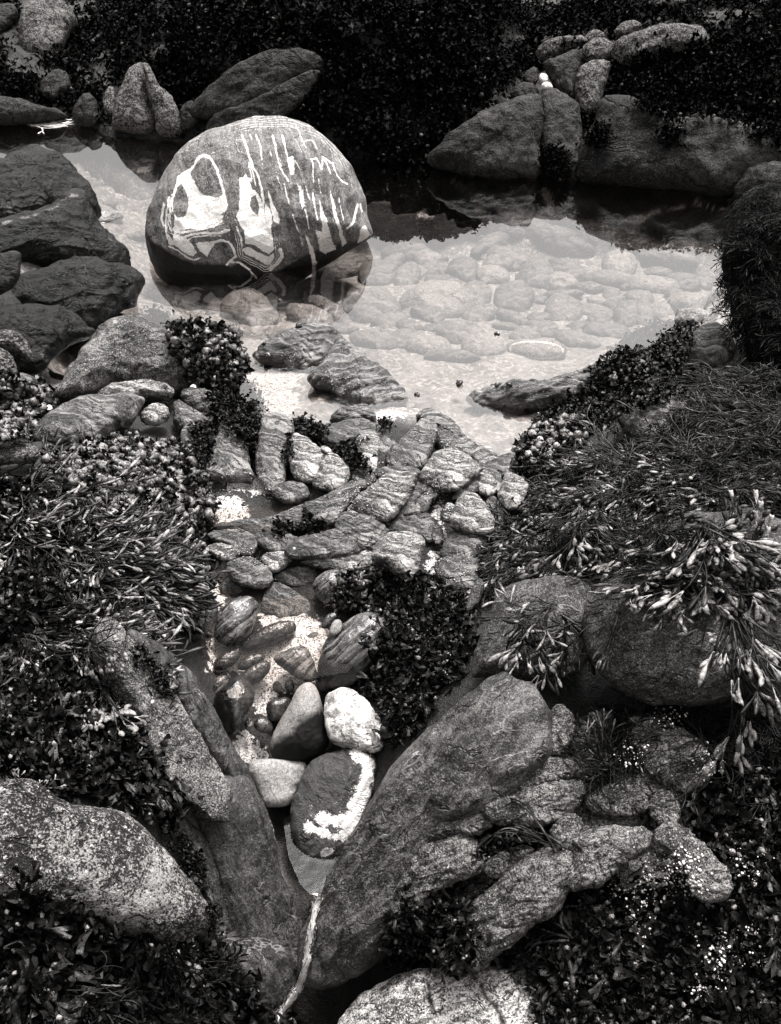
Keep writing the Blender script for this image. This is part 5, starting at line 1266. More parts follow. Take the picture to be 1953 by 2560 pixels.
# ------------------------------------------------------------------ carpets of weed
P_BUB = [('3', [(165,610),(250,585),(450,540),(560,565),(700,595),(780,575),(835,640),(885,760),(915,860),(895,930),(855,1000),(885,1080),(845,1150),(875,1220),(855,1290),(865,1380),(900,1440),(800,1445),(640,1330),(620,1200),(560,1000),(330,900),(200,750)])]
mat_of_weed('bladder_weed_bed', 'bubbly bed of pale speckled wrack bladders left of the ledge', P_BUB, 'bubbly', 640, scale=(.75, 1.2), seed=11, margin=30)
mat_of_weed('bladder_weed_bed', 'bubbly weed hanging over the right side of the domed rock', [('D', [(740,1060),(860,945),(1000,965),(1110,1025),(1240,1075),(1375,1080),(1415,1200),(1445,1270),(1425,1350),(1380,1440),(1150,1420),(1120,1280),(1060,1180),(980,1110),(870,1050)])], 'curly', 300, seed=12, scale=(.8,1.2), margin=24)
mat_of_weed('bladder_weed_bed', 'bladders scattered down the dark weed on the domed rock', [('D', [(1000,1020),(1110,1060),(1240,1080),(1370,1090),(1415,1200),(1440,1270),(1420,1350),(1380,1420),(1200,1400),(1130,1280),(1080,1180)])], 'bubbly', 90, seed=13)
mat_of_weed('curly_weed_bed', 'dark curly weed in the joints at the head of the ledge', [('3', [(900,360),(1000,320),(1050,350),(1115,440),(1105,495),(1060,640),(1020,610),(960,510),(870,490)]), ('E', [(-60,230),(60,200),(130,260),(100,430),(40,560),(-20,560)]), ('E', [(420,190),(520,180),(500,400),(440,600),(380,480),(420,330)]), ('E', [(750,170),(880,180),(1000,230),(1060,300),(1040,380),(960,390),(870,320),(790,300)]),
   ('E', [(1140,410),(1260,350),(1330,380),(1340,480),(1420,520),(1430,600),(1330,590),(1240,560),(1150,480)]), ('E', [(740,320),(780,340),(760,480),(770,600),(720,600),(715,430)]), ('E', [(830,1040),(930,1000),(1030,1040),(1000,1110),(860,1130)]), ('E', [(1490,200),(1610,190),(1620,240),(1540,260)]), ('E', [(620,1060),(740,1040),(800,1110),(660,1130)])], 'curly', 330, seed=14, scale=(.5,.85))
mat_of_weed('leafy_weed_bed', 'mixed dark weed at the left edge beside the broad banded rock', [('3', [(-60,330),(160,355),(240,400),(205,450),(150,510),(110,600),(-60,620)])], 'bubbly', 170, seed=15)
P_STR = [('3', [(-60,690),(180,760),(300,900),(480,990),(560,1100),(600,1200),(540,1260),(420,1200),(300,1180),(-60,1170)])]
mat_of_weed('strap_weed_bed', 'long forked fronds combed to the right on the left bank', P_STR, 'stringy', 220, flow=(60, 16), flowvar=10, seed=16, scale=(.9, 1.4))
mat_of_weed('curly_weed_bed', 'dark tangle under the forked fronds of the left bank', P_STR + [('5', [(-60,-260),(300,-120),(500,-50),(560,60),(430,110),(540,370),(640,530),(560,470),(200,250),(-60,300)])], 'leafy', 330, seed=17, margin=45, avoid=SLABS)
mat_of_weed('strap_weed_bed', 'fronds with pale tips above the granular slab of the left flank', [('3', [(-60,1190),(150,1180),(350,1230),(480,1330),(500,1445),(300,1460),(-60,1440)]), ('5', [(-60,0),(480,60),(450,200),(560,420),(600,470),(480,520),(200,260),(-60,260)])], 'stringy', 120, flow=(50, 26), flowvar=12, seed=18, scale=(.9, 1.2), margin=55, avoid=SLABS)
mat_of_weed('leafy_weed_bed', 'broad curled leafy weed above the crusted boulder', [('5', [(-60,280),(200,260),(450,430),(600,500),(690,600),(740,700),(750,810),(690,950),(620,950),(510,890),(250,860),(130,760),(-60,750)])], 'leafy', 400, seed=19, scale=(.9,1.35), margin=42, avoid=SLABS)
mat_of_weed('leafy_weed_bed', 'dark leafy weed filling the lower left corner', [('5', [(-60,1270),(200,1285),(350,1320),(500,1370),(680,1415),(860,1400),(950,1500),(1020,1640),(1150,1720),(1180,1830),(-60,1830)])], 'leafy', 640, seed=20, scale=(.9,1.4), margin=14)
mat_of_weed('strap_weed_bed', 'dark straps drooping through the lower left weed', [('5', [(-60,1320),(350,1330),(850,1430),(980,1600),(900,1800),(-60,1800)])], 'strapdark', 90, flow=(5, 60), flowvar=30, seed=21, scale=(1.1,1.6))
mat_of_weed('curly_weed_bed', 'thin dark weed along the edge of the left flank', [('5', [(690,900),(770,960),(860,1130),(920,1300),(960,1420),(900,1450),(840,1300),(760,1130),(660,960)]), ('5', [(480,120),(560,160),(700,330),(760,450),(700,430),(600,280)])], 'curly', 50, seed=22, scale=(.4,.7), margin=16)
P_RC = [('4', [(950,235),(1020,165),(1095,115),(1200,85),(1340,85),(1300,220),(1320,330),(1250,400),(1040,460),(930,540),(780,560),(700,700),(600,730),(585,640),(640,550),(710,460),(850,370),(980,240)])]
mat_of_weed('curly_weed_bed', 'dark curly leafy weed along the right edge of the pool', P_RC, 'curly', 720, seed=23, scale=(.7,1.1))
mat_of_weed('bladder_weed_bed', 'pale bladders at the water end of the right hand weed', [('4', [(640,540),(780,500),(900,490),(860,560),(760,640),(640,700),(590,660)]), ('4', [(960,310),(1090,260),(1080,310),(980,350)])], 'bubbly', 70, seed=24, scale=(.8,1.1))
P_RS = [('4', [(700,720),(860,600),(1000,560),(1180,575),(1290,330),(1330,285),(1500,260),(1760,240),(1760,870),(1400,875),(1180,880),(900,870),(720,960),(560,1190),(400,1150),(400,1060),(500,920),(620,830)])]
mat_of_weed('strap_weed_bed', 'dark thicket of fine strap weed covering the right bank', P_RS, 'hug', 760, flow=(-10, 50), flowvar=30, seed=25, scale=(.9, 1.5), upmix=.1, pal=('weed', 'weedtip', 'weedmid'))
mat_of_weed('strap_weed_bed', 'strap weed with pale swollen tips over the right bank', [('4', [(720,700),(900,600),(1050,580),(1300,640),(1560,720),(1600,850),(1400,880),(1180,880),(900,870),(720,960),(560,1190),(420,1140),(500,930),(620,830)])], 'strap', 200, flow=(-12, 50), flowvar=35, seed=26, scale=(.8, 1.2))
mat_of_weed('strap_weed_bed', 'shaded strap weed hanging down the wall at the right edge of the pool', [('S', [(1820,500),(1870,450),(2060,430),(2060,1010),(1960,1010),(1890,930),(1825,820),(1806,740),(1810,620)])], 'hug', 700, flow=(0, 60), flowvar=30, seed=27, scale=(.45, .8), upmix=.0, pal=('bankweed', 'weedmid', 'wallweed'))
P_C = [('I', [(1180,190),(1400,90),(1520,30),(1640,20),(1760,130),(1800,60),(2100,230),(2300,420),(2400,500),(2420,800),(2280,1000),(2080,1250),(1900,1500),(1700,1690),(1620,1640),(1600,1500),(1560,1330),(1440,1180),(1200,1130),(1440,1000),(1480,850),(1530,680),(1500,540),(1400,480),(1300,480),(1130,420),(1180,330)])]
mat_of_weed('curly_weed_bed', 'dark curled weed in the middle between the notch and the right bank', P_C, 'leafy', 560, seed=28, scale=(.7,1.1), margin=26)
mat_of_weed('bladder_weed_bed', 'grey bladders on the dark weed above the striped stone', [('I', [(1180,190),(1400,100),(1640,180),(1660,330),(1500,460),(1300,440),(1140,380)])], 'bubbly', 45, seed=29, scale=(.7,1.0))
mat_of_weed('strap_weed_bed', 'dark straps in the cleft between the overhang and the foreground rocks', [('6', [(700,430),(1040,445),(1050,540),(1010,730),(860,720),(960,640),(960,490),(800,470)]), ('6', [(1130,440),(1700,520),(1700,760),(1400,720),(1300,590),(1180,520)])], 'strapdark', 130, flow=(10, 50), flowvar=50, seed=30, scale=(.9,1.4))
P_BR = [('6', [(1390,760),(1700,700),(1700,1830),(720,1830),(650,1640),(590,1570),(470,1500),(600,1400),(760,1270),(950,1190),(1100,1260),(1300,1250),(1470,1220),(1400,1050),(1260,900)])]
mat_of_weed('leafy_weed_bed', 'dark weed filling the lower right corner', P_BR, 'leafy', 560, seed=31, scale=(.9,1.4), margin=30)
mat_of_weed('strap_weed_bed', 'long dark straps curving through the lower right weed', [('6', [(560,1420),(760,1290),(950,1300),(1060,1450),(1000,1640),(760,1660),(640,1560)]), ('6', [(1150,1350),(1640,1200),(1680,1800),(800,1800),(1000,1650)])], 'strapdark', 150, flow=(30, -30), flowvar=30, seed=32, scale=(1.0,1.6))
mat_of_weed('leafy_weed_bed', 'small dark weed in the hollow below the striped rock of the right foreground', [('6', [(40,1320),(200,1280),(330,1200),(400,1240),(380,1400),(440,1470),(300,1530),(60,1520),(20,1420)]), ('6', [(410,1050),(520,1000),(640,990),(720,1050),(640,1050),(500,1050),(430,1110)])], 'leafy', 110, seed=33, scale=(.6,1.0))

P_FR = [('L', [(470,330),(600,300),(760,250),(900,260),(1080,320),(1220,360),(1330,540),(1280,600),(1150,590),(1000,560),(860,540),(760,580),(650,610),(560,540),(440,480)])]
mat_of_weed('strap_weed_bed', 'dark stems massed over the top of the right boulders', P_FR, 'strapdark', 190, flow=(0, 60), flowvar=25, seed=42, scale=(.9, 1.3), upmix=.15, margin=0)
mat_of_weed('strap_weed_bed', 'dense fringe of pale tipped fronds draped over the top of the bulging boulder', P_FR, 'strap', 130, flow=(5, 60), flowvar=18, seed=40, scale=(1.0, 1.35), upmix=.15, margin=0)
mat_of_weed('strap_weed_bed', 'narrow fronds combed down over the rough boulder at the right edge', [('L', [(1230,300),(1350,310),(1450,450),(1480,620),(1420,640),(1330,520)])], 'strap', 28, flow=(30, 60), flowvar=12, seed=41, scale=(1.0, 1.3), upmix=.15)
# shaded far bank
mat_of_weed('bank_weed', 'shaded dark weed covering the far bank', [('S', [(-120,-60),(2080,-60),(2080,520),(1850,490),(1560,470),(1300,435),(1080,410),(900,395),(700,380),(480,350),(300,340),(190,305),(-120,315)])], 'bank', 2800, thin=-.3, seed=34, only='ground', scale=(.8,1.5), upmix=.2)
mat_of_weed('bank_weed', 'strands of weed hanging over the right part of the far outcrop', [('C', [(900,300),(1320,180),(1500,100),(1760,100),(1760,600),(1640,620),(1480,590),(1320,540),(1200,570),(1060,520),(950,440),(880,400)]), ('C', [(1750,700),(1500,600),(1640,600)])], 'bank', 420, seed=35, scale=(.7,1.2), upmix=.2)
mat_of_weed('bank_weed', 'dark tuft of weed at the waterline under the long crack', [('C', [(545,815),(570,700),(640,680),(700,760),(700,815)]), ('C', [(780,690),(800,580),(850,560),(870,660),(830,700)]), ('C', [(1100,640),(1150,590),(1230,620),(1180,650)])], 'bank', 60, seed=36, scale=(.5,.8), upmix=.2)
# weed on the crest of the bank, which the pool mirrors as a ragged edge
def crest_weed():
    r = np.random.default_rng(5); VV, FF, MM, nb = [], [], [], 0
    pr = PROTO['bank']
    for k in range(420):
        a = r.uniform(CRa[0, 0] * 1.05, CRa[-1, 0] * 1.05)
        y = np.interp(a, CRa[:, 0], CRa[:, 1]) + r.normal(0, .10); x = a * y
        z = gz([x], [y])[0]
        t = r.uniform(0, 6.28)
        R_ = np.array([[math.cos(t), -math.sin(t), 0], [math.sin(t), math.cos(t), 0], [0, 0, 1]])
        v, f, m = pr[r.integers(len(pr))]
        VV.append(v * r.uniform(.7, 1.3) @ R_.T + [x, y, z + .005]); FF.append(f + nb); MM.append(m); nb += len(v)
    o = make_mesh('bank_weed', np.concatenate(VV), [np.concatenate(FF)], [M[k] for k in SETS['bank']], np.concatenate(MM))
    tag(o, 'ragged weed along the crest of the far bank', kind='stuff')
crest_weed()

# ------------------------------------------------------------------ single tufts one can point at
def tuft(label, view, xy, flow, seed, scale=1.0, name='seaweed_tuft', group='single tufts of seaweed', lift=.006, pal=('weed', 'weedtip', 'weedmid'), upmix=.25, **kw):
    px, py = Z(view, [xy])[0]
    k = VIEW[view][2]
    loc, nrm, _ = hit(px, py)
    R_ = frame_at(loc, nrm, px, py, (flow[0] / k * 1.0, flow[1] / k * 1.0), upmix)
    org = loc + R_[:, 2] * lift
    e = bpy.data.objects.new(name, None); COL.objects.link(e)
    e.location = [float(c) for c in org]
    tag(e, label, 'seaweed', group)
    hg = Geo(); blob(np.random.default_rng(seed), hg, np.zeros(3), .006 * scale, 0)
    hv, hf, hm = hg.out()
    make_mesh('holdfast', hv * [1.3, 1, .5], [hf], M[pal[0]], parent=e)
    for geo in strap_tuft(seed, split=True, **kw):
        body, tips = Geo(), []
        for v, f, m in zip(geo.v, geo.f, geo.m):
            f = f - geo.off[len(body.v) + len(tips)]
            if m[0] == 1: tips.append((v, f)); continue
            body.add(v, f, m[0])
        bv, bf, bm = body.out()
        fo = make_mesh('frond', (bv * scale) @ R_.T, [bf], [M[q] for q in pal], bm, parent=e)
        for v, f in tips:
            make_mesh('tip', (v * scale) @ R_.T, [f], M[pal[1]], parent=fo)
    return e
BIG = dict(L=.060, w=.0021, lev=2, tip=.0056, tipf=.92, pale=.8, fork=.2, curl=.4, droop=1.0, el=.4, shr=.86)
FR = 'fringe of fronds over the right boulders'
tuft('main fringe tuft with fat pale tips hanging over the bulging boulder, left part', 'L', (880,430), (-20,60), 1, 1.15, group=FR, stems=17, spread=.8, **BIG)
tuft('main fringe tuft with fat pale tips hanging over the bulging boulder, middle part', 'L', (1010,400), (0,60), 2, 1.2, group=FR, stems=18, spread=.75, **BIG)
tuft('main fringe tuft with fat pale tips hanging over the bulging boulder, right part', 'L', (1110,400), (35,55), 3, 1.2, group=FR, stems=18, spread=.7, **BIG)
tuft('short upper tuft above the middle of the fringe', 'L', (960,380), (-5,50), 4, .75, group=FR, stems=10, spread=.9, **BIG)
tuft('tuft spilling left off the fringe towards the dark sloping rock', 'L', (800,440), (-50,50), 5, 1.1, group=FR, stems=10, spread=.6, **BIG)
tuft('long fork ending in a bright cluster left of the bulging boulder', 'L', (740,500), (-8,60), 6, 1.35, group=FR, stems=6, spread=.4, **BIG)
tuft('tuft of narrow fronds running down right on the rough boulder', 'L', (1290,330), (38,60), 7, 1.3, group=FR, stems=12, spread=.6, **dict(BIG, tip=.0042, pale=.7))
tuft('small tuft of pale tips lying under the right end of the fringe', 'L', (1185,650), (0,50), 8, .7, group=FR, stems=6, spread=.8, **BIG)
tuft('long drooping tuft at the right edge below the rough boulder', 'L', (1450,770), (24,60), 9, 1.35, group=FR, stems=12, spread=.45, **dict(BIG, tip=.003, pale=.6))
tuft('lowest drooping tuft at the right edge with pale ends', 'L', (1460,1050), (30,60), 10, 1.35, group=FR, stems=10, spread=.5, **dict(BIG, tip=.004, pale=.8))
tuft('small tuft with three pale bladders left of the long drooping tuft', 'L', (1420,820), (-20,40), 11, .6, group=FR, stems=5, spread=.6, **BIG)
tuft('spidery tuft spreading on the dark sloping rock', 'L', (600,790), (4,60), 12, 1.25, group=FR, stems=13, spread=1.3, **dict(BIG, tip=.003, pale=.5, curl=.6))
tuft('curled tuft left of the spidery tuft', 'L', (520,740), (-40,30), 13, .9, group=FR, stems=9, spread=1.0, **dict(BIG, tip=.003, pale=.6, curl=.9))
tuft('hanging tuft with a bright pair of bladders at the left of the dark sloping rock', 'L', (400,820), (0,60), 14, .9, group=FR, stems=9, spread=.6, **dict(BIG, tip=.004, pale=.5))
tuft('sparse thin frond between the spidery tuft and the bulging boulder', 'L', (870,770), (-25,50), 15, .8, group=FR, stems=5, spread=.5, **dict(BIG, tip=.0022, pale=.2))
tuft('tuft of pale tips on the left slope of the right bank', 'L', (520,200), (5,50), 16, .85, group=FR, stems=10, spread=.7, **BIG)
tuft('tuft of fine fronds on the lower left slope of the right bank', 'L', (400,540), (-30,30), 17, .8, group=FR, stems=10, spread=1.0, **dict(BIG, tip=.0025, pale=.3))
for n_, (x, y, fx, fy, lb) in enumerate([(860,130,-30,20,'bright tipped tuft high on the right bank, leftmost'),(960,80,-20,45,'bright tipped tuft high on the right bank, second from the left'),(1060,70,10,50,'bright tipped tuft in the middle of the upper right bank'),
        (1180,110,30,30,'bright tipped tuft right of the middle of the upper right bank'),(1300,90,40,30,'bright tipped tuft nearer the right edge of the upper right bank'),(1400,110,40,20,'bright tipped tuft at the right end of the pale row')]):
    tuft(lb, 'L', (x, y), (fx, fy), 30 + n_, .8, group='bright tipped tufts in a row on the right bank', stems=9, spread=.9, **BIG)
LF = 'pale forked tufts of the left bank'
SPK = dict(L=.042, w=.0026, lev=3, tip=.0032, tipf=.8, pale=.75, fork=.28, curl=.5, droop=.7, el=.55)
tuft('spiky pale forked tuft like small antlers on the left bank', '3', (150,1330), (50,-40), 41, 1.2, group=LF, stems=10, spread=.9, **SPK)
tuft('long fronds sweeping right from the antler tuft', '3', (230,1300), (60,10), 42, 1.2, group=LF, stems=8, spread=.4, **SPK)
tuft('tuft with swollen pale ends pointing down left over the granular slab', '5', (330,240), (-50,40), 43, 1.1, group=LF, stems=6, spread=.7, **dict(SPK, tip=.005))
tuft('tuft of curved finger like fronds spilling down the granular slab', '5', (400,380), (30,60), 44, 1.35, group=LF, stems=11, spread=.9, **dict(SPK, tip=.0036, pale=.9))
tuft('tuft of thick pale tips lying on the slab edge', '5', (390,180), (50,10), 45, .9, group=LF, stems=7, spread=.6, **dict(SPK, tip=.005, pale=.9))
tuft('tuft of long combed fronds in the middle of the left bank', '3', (200,1010), (60,18), 46, 1.4, group=LF, stems=9, spread=.4, **dict(SPK, tip=.003))
tuft('combed fronds with pale ends beside the bladder bed', '3', (430,1090), (60,25), 47, 1.1, group=LF, stems=8, spread=.5, **SPK)
tuft('fronds at the left edge under the small rounded rock', '3', (20,760), (60,20), 48, 1.2, group=LF, stems=8, spread=.5, **SPK)
tuft('fronds at the left edge halfway down the combed bed', '3', (20,900), (60,25), 49, 1.1, group=LF, stems=8, spread=.5, **SPK)
tuft('small tuft of fine fronds in the leafy weed above the crusted boulder', '5', (400,770), (50,10), 50, .8, group=LF, stems=8, spread=.7, **dict(SPK, tip=.0025, pale=.4))
tuft('pale star shaped sprig on top of the crusted boulder', '5', (135,830), (10,-40), 51, .45, group=LF, stems=6, spread=1.6, **dict(SPK, tip=.002))
RB = 'tufts of the right foreground'
tuft('bare branching frond lying in the hollow above the striped rock', '6', (740,1050), (-60,-20), 60, 1.3, group=RB, stems=5, spread=.35, **dict(SPK, tip=.0006, pale=.0, w=.0022))
tuft('knobbly antler like weed beside the bright layered boulder', '6', (830,1700), (-50,-40), 61, 1.4, group=RB, stems=8, spread=.8, pal=('weedmid', 'weedtip', 'weedmid'), **dict(SPK, w=.0038, tip=.003, pale=.5, fork=.35))
tuft('dark upright frond in the gap above the arched ledge', '6', (1130,960), (5,-50), 62, .9, group=RB, stems=7, spread=.5, **dict(SPK, tip=.002, pale=.1))
tuft('dark fronds curving over the weed bed below the sloping rock', '6', (900,1500), (-30,-60), 63, 1.6, group=RB, stems=10, spread=.9, **dict(SPK, tip=.001, pale=.1, curl=1.0))
tuft('thin strands between the shadowed rock and the speckled wedge rock', '6', (960,720), (-40,-30), 64, 1.0, group=RB, stems=7, spread=.6, **dict(SPK, tip=.001, pale=.2))
tuft('forked weed with broad grey blades at the right edge', '6', (1520,640), (20,40), 65, 1.2, group=RB, stems=6, spread=1.0, **dict(SPK, tip=.006, pale=.5))
# bleached wisp floating near the left of the far water
def wisp():
    e = bpy.data.objects.new('floating_wisp', None); COL.objects.link(e)
    p = at_z(155, 312, 0.004); e.location = [float(c) for c in p]
    tag(e, 'bleached wisp of dead weed floating on the dark water by the upper left bank', 'wisp')
    for geo in strap_tuft(70, split=True, stems=9, L=.07, w=.005, lev=2, spread=.5, tip=.002, tipf=.5, pale=0, fork=.3, curl=.6, droop=.3, el=.05, floor=.0):
        v, f, m = geo.out()
        v = v * [1.2, 1, .5] - [.15, 0, 0]
        make_mesh('strand', v, [f], [M['straw']] * 3, m, parent=e)
wisp()

# shell grit caught on the weed at the lower right and on the rocks
def grit(name, label, polys, count, seed, size=(.0015, .004), mat='white', clump=14):
    r = np.random.default_rng(seed); geo = Geo()
    for vw, pts in polys:
        P = Z(vw, pts); lo, hi_ = P.min(0), P.max(0)
        c = lo + r.random((clump, 2)) * (hi_ - lo); c = c[sdf(c, P) > 0]
        for k in range(count):
            q = c[r.integers(len(c))] + r.normal(0, 15, 2)
            loc, nrm, _ = hit(*q)
            if loc is None: continue
            blob(r, geo, loc + np.array([0, 0, .001]), size[0] * .6 + (size[1] - size[0]) * r.random() ** 3, 0)
    v, f, m = geo.out()
    tag(make_mesh(name, v, [f], M[mat]), label, kind='stuff')
bpy.context.view_layer.update(); DG = bpy.context.evaluated_depsgraph_get()
grit('shell_grit', 'white shell grit caught on the dark weed at the lower right', [('6', [(930,1170),(1250,1130),(1330,1230),(1240,1380),(1060,1390),(960,1280)]), ('6', [(1260,1400),(1560,1380),(1580,1560),(1450,1700),(1280,1650)]), ('6', [(1100,1050),(1380,1110),(1300,1240),(1150,1200)])], 240, 81, clump=20, size=(.0008, .004))
grit('shell_grit', 'specks of shell grit in the shadow under the overhanging boulder', [('6', [(1030,600),(1100,640),(1060,700),(1000,690)]), ('6', [(1150,480),(1260,500),(1470,450),(1450,480),(1200,520)]), ('6', [(1330,640),(1420,600),(1440,720),(1340,740)]), ('6', [(1500,1000),(1600,1100),(1560,1250),(1480,1150)])], 60, 82)
grit('shell_grit', 'shell grit lodged in the joints of the ledge', [('E', [(400,560),(700,600),(620,760),(480,740),(200,700),(100,560)]), ('E', [(1240,640),(1500,560),(1440,760),(1250,900),(1180,1000)]), ('F', [(250,560),(420,360),(300,700),(60,900)]), ('F', [(640,640),(1000,720),(760,1100),(780,820)]), ('F', [(820,230),(1300,480),(1150,520),(820,420)]), ('F', [(830,1380),(1130,1340),(1120,1540),(900,1560)]), ('E', [(200,1190),(480,1300),(600,1420),(430,1340)])], 150, 83, size=(.001, .0022), clump=40)
grit('shell_grit', 'shell grit washed on to the island rock', [('G', [(720,580),(1000,600),(1150,570),(1100,640),(940,680),(760,640)]), ('G', [(960,700),(1200,720),(1300,780),(1100,780)])], 90, 84, size=(.001, .002), clump=40)

# ------------------------------------------------------------------ winkles
def snail_mesh(seed):
    """a squat coiled shell: whorls shrinking to an apex"""
    n, k = 46, 10
    vs = []
    for i in range(n):
        t = i / (n - 1); a = t * 2.7 * 2 * math.pi
        R = .62 * (1 - t) ** 1.3; rr = .52 * (1 - t) ** 1.15 + .02; zc = .45 + 1.0 * t ** .8 - .2 * (1 - t)
        for j in range(k):
            b = j / k * 2 * math.pi
            q = R + rr * math.cos(b)
            vs.append((q * math.cos(a), q * math.sin(a), zc + rr * math.sin(b) * .95))
    v = np.array(vs); i = np.arange(n * k).reshape(n, k)
    f = np.stack([i[:-1], np.roll(i[:-1], -1, 1), np.roll(i[1:], -1, 1), i[1:]], -1).reshape(-1, 4)
    # the foot end is closed by a rounded lip
    lip = [[i[0, 0], i[0, j + 1], i[0, j + 2], i[0, j + 2]] for j in range(k - 2)]
    return v, f
SV, SF = snail_mesh(0)
def snail(label, view, x, y, r_, seed, pale=False):
    px, py = Z(view, [(x, y)])[0]
    loc, nrm, _ = hit(px, py)
    d = np.linalg.norm(loc - CAM)
    s = r_ / VIEW[view][2] * d / FPX * 0.95
    rr = np.random.default_rng(seed); a, b = rr.uniform(0, 6.28), rr.uniform(.3, 1.1)
    Ra = np.array([[math.cos(a), -math.sin(a), 0], [math.sin(a), math.cos(a), 0], [0, 0, 1]])
    Rb = np.array([[1, 0, 0], [0, math.cos(b), -math.sin(b)], [0, math.sin(b), math.cos(b)]])
    v = (SV - [0, 0, .5]) @ (Ra @ Rb).T * s
    loc = loc.copy(); loc[2] = max(loc[2], -0.004) + s * .45
    tag(make_mesh('winkle', v + loc, [SF], M['snailpale' if pale else 'snail'], origin=loc), label, 'winkle', 'winkles')
SN = [('4',325,400,20,0,'dark winkle sitting in the water left of the tip of the dark spit'),('4',488,347,15,0,'left one of two winkles on the back of the dark spit'),('4',540,343,16,0,'right one of two winkles on the back of the dark spit'),
 ('4',148,425,15,0,'small dark winkle in the water above the crest of the ledge'),('G',655,515,14,0,'tiny winkle at the left tip of the island rock'),('G',668,590,26,0,'larger dark winkle under the left tip of the island rock'),
 ('G',612,630,28,0,'largest dark winkle in the water left of the island rock'),('G',760,412,15,0,'dark winkle in the water behind the island rock, left one'),('G',855,415,20,0,'dark winkle in the water behind the island rock, right one'),
 ('G',490,632,22,1,'pale winkle on the weed edge right of the domed rock'),('G',482,675,18,0,'dark winkle below the pale one right of the domed rock'),('E',385,990,26,0,'dark winkle on the white sand of the ledge'),
 ('4',575,618,19,0,'dark winkle at the water end of the right weed, leftmost'),('4',615,635,19,1,'pale winkle beside the leftmost dark one at the right weed'),('4',640,665,19,1,'pale winkle low on the water end of the right weed'),('4',665,572,15,1,'small pale winkle on the upper water end of the right weed'),
 ('4',632,550,18,1,'pale winkle topmost at the water end of the right weed'),('4',700,650,19,0,'dark winkle inside the water end of the right weed'),('4',735,600,15,1,'pale winkle in the curl of the right weed'),
 ('I',845,248,20,1,'small round winkle on the submerged crack of the gravel pool'),('H',545,655,16,0,'grey winkle on the pale rounded cobble under water')]
for n_, (vw, x, y, r_, pl, lb) in enumerate(SN): snail(lb, vw, x, y, r_, 200 + n_, pl)
# ------------------------------------------------------------------ water
def sheet(name, label, pts_px, z, mat, view='S', sub=1):
    P = Z(view, pts_px)
    v = np.array([at_z(x, y, z) for x, y in P])
    if ((np.roll(v[:, 0], -1) - v[:, 0]) * (np.roll(v[:, 1], -1) + v[:, 1])).sum() > 0: v = v[::-1]
    o = make_mesh(name, v, [np.arange(len(v))[None]], M[mat], smooth=False)
    tag(o, label, kind='structure')
    return o
wv = np.array([(-6, 2.0, 0), (6, 2.0, 0), (6, 8.0, 0), (-6, 8.0, 0)], float)
near_edge = [(0, 1010), (250, 1005), (560, 1085), (640, 1062), (720, 1058), (760, 1110), (830, 1105), (900, 1070), (1010, 1062), (1080, 1040), (1130, 1060), (1170, 1110), (1240, 1150), (1330, 1160), (1400, 1040), (1953, 960)]
ne = [at_z(x, y, 0.0) for x, y in near_edge]
wv = np.array([(-6, ne[0][1], 0)] + [tuple(p) for p in ne] + [(6, ne[-1][1], 0), (6, 7.5, 0), (-6, 7.5, 0)])
tag(make_mesh('pool_water', wv, [np.arange(len(wv))[None]], M['water'], smooth=False), 'still clear pool water mirroring the dark far bank and the pale sky', kind='structure')
sheet('gravel_pool_water', 'shallow clear water over white shell sand', [(430,1440),(520,1400),(640,1420),(800,1430),(930,1440),(960,1560),(870,1680),(760,1700),(640,1740),(560,1750),(520,1640),(490,1540)], -0.135, 'water2')
sheet('ledge_pool_water', 'thin film of water lying on the ledge', [(500,1180),(620,1180),(760,1230),(840,1240),(820,1290),(700,1320),(560,1330),(500,1300)], -0.035, 'water2')
sheet('notch_pool_water', 'small pool of grey water around the shell strewn slab', [(1190,930),(1212,1080),(1262,1195),(1325,1258),(1385,1245),(1470,1150),(1535,1020),(1575,880),(1630,740),(1650,640),(1550,600),(1240,640),(1100,800)], -0.385, 'water3', '5')

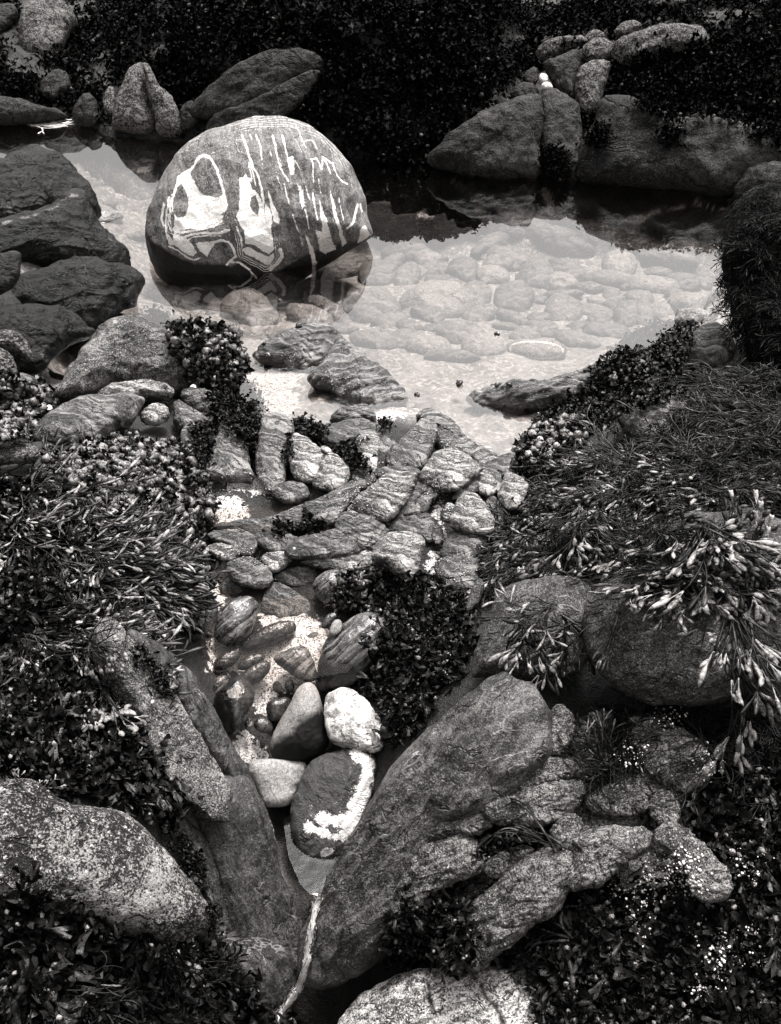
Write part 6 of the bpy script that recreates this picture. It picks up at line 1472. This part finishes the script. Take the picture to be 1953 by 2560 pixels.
# the trickle leaving the notch pool: a thin sheet of running water on the rock
def trickle():
    path = smooth_open(Z('5', [(1337,1236),(1332,1262),(1322,1330),(1305,1420),(1290,1500),(1283,1560),(1255,1630),(1205,1690),(1185,1750),(1175,1790)]), 3)
    wid = np.interp(np.linspace(0, 1, len(path)), [0, .08, .2, .5, .62, .75, .9, 1], [22, 17, 14, 13, 16, 17, 34, 40]) * (1 + .25 * np.sin(np.arange(len(path)) * .7) * np.sin(np.arange(len(path)) * .23))
    nA = 13
    dg = bpy.context.evaluated_depsgraph_get()
    vs = []
    for k, (x, y) in enumerate(path):
        for j in range(nA):
            a = (j / (nA - 1) * 2 - 1)
            jit = 3.0 * math.sin(k * 0.31 + j) + 2.0 * math.sin(k * 0.13 + a * 3)
            px = x + a * wid[k] + jit * 0.6
            d = ray([px], [y])[0]
            ok, loc, nrm, _, ob_, _ = S.ray_cast(dg, Vector(CAM), Vector(d))
            p = np.array(loc)
            vs.append(p + np.array(nrm) * (0.0012 + 0.0035 * (1 - a * a)))
    vs = np.array(vs).reshape(len(path), nA, 3)
    for _ in range(3):
        vs[1:-1] = 0.25 * vs[:-2] + 0.5 * vs[1:-1] + 0.25 * vs[2:]
    v = vs.reshape(-1, 3)
    v[:, 2] += 0.003 * fbm(v * np.array([160, 40, 40]), 2)
    i = np.arange(len(path) * nA).reshape(len(path), nA)
    f = np.stack([i[:-1, :-1].ravel(), i[:-1, 1:].ravel(), i[1:, 1:].ravel(), i[1:, :-1].ravel()], 1)[:, ::-1]
    uu = np.stack(np.meshgrid(np.linspace(0, 1, nA), np.linspace(0, 8, len(path))), -1).reshape(-1, 2)
    tag(make_mesh('trickle_water', v, [f], M['foam'], uv=uu), 'thin foaming trickle of water running down the notch', kind='structure')
def smooth_open(P, n):
    for _ in range(n):
        Q = np.stack([0.75 * P[:-1] + 0.25 * P[1:], 0.25 * P[:-1] + 0.75 * P[1:]], 1).reshape(-1, 2)
        P = np.concatenate([P[:1], Q, P[-1:]])
    return P
trickle()
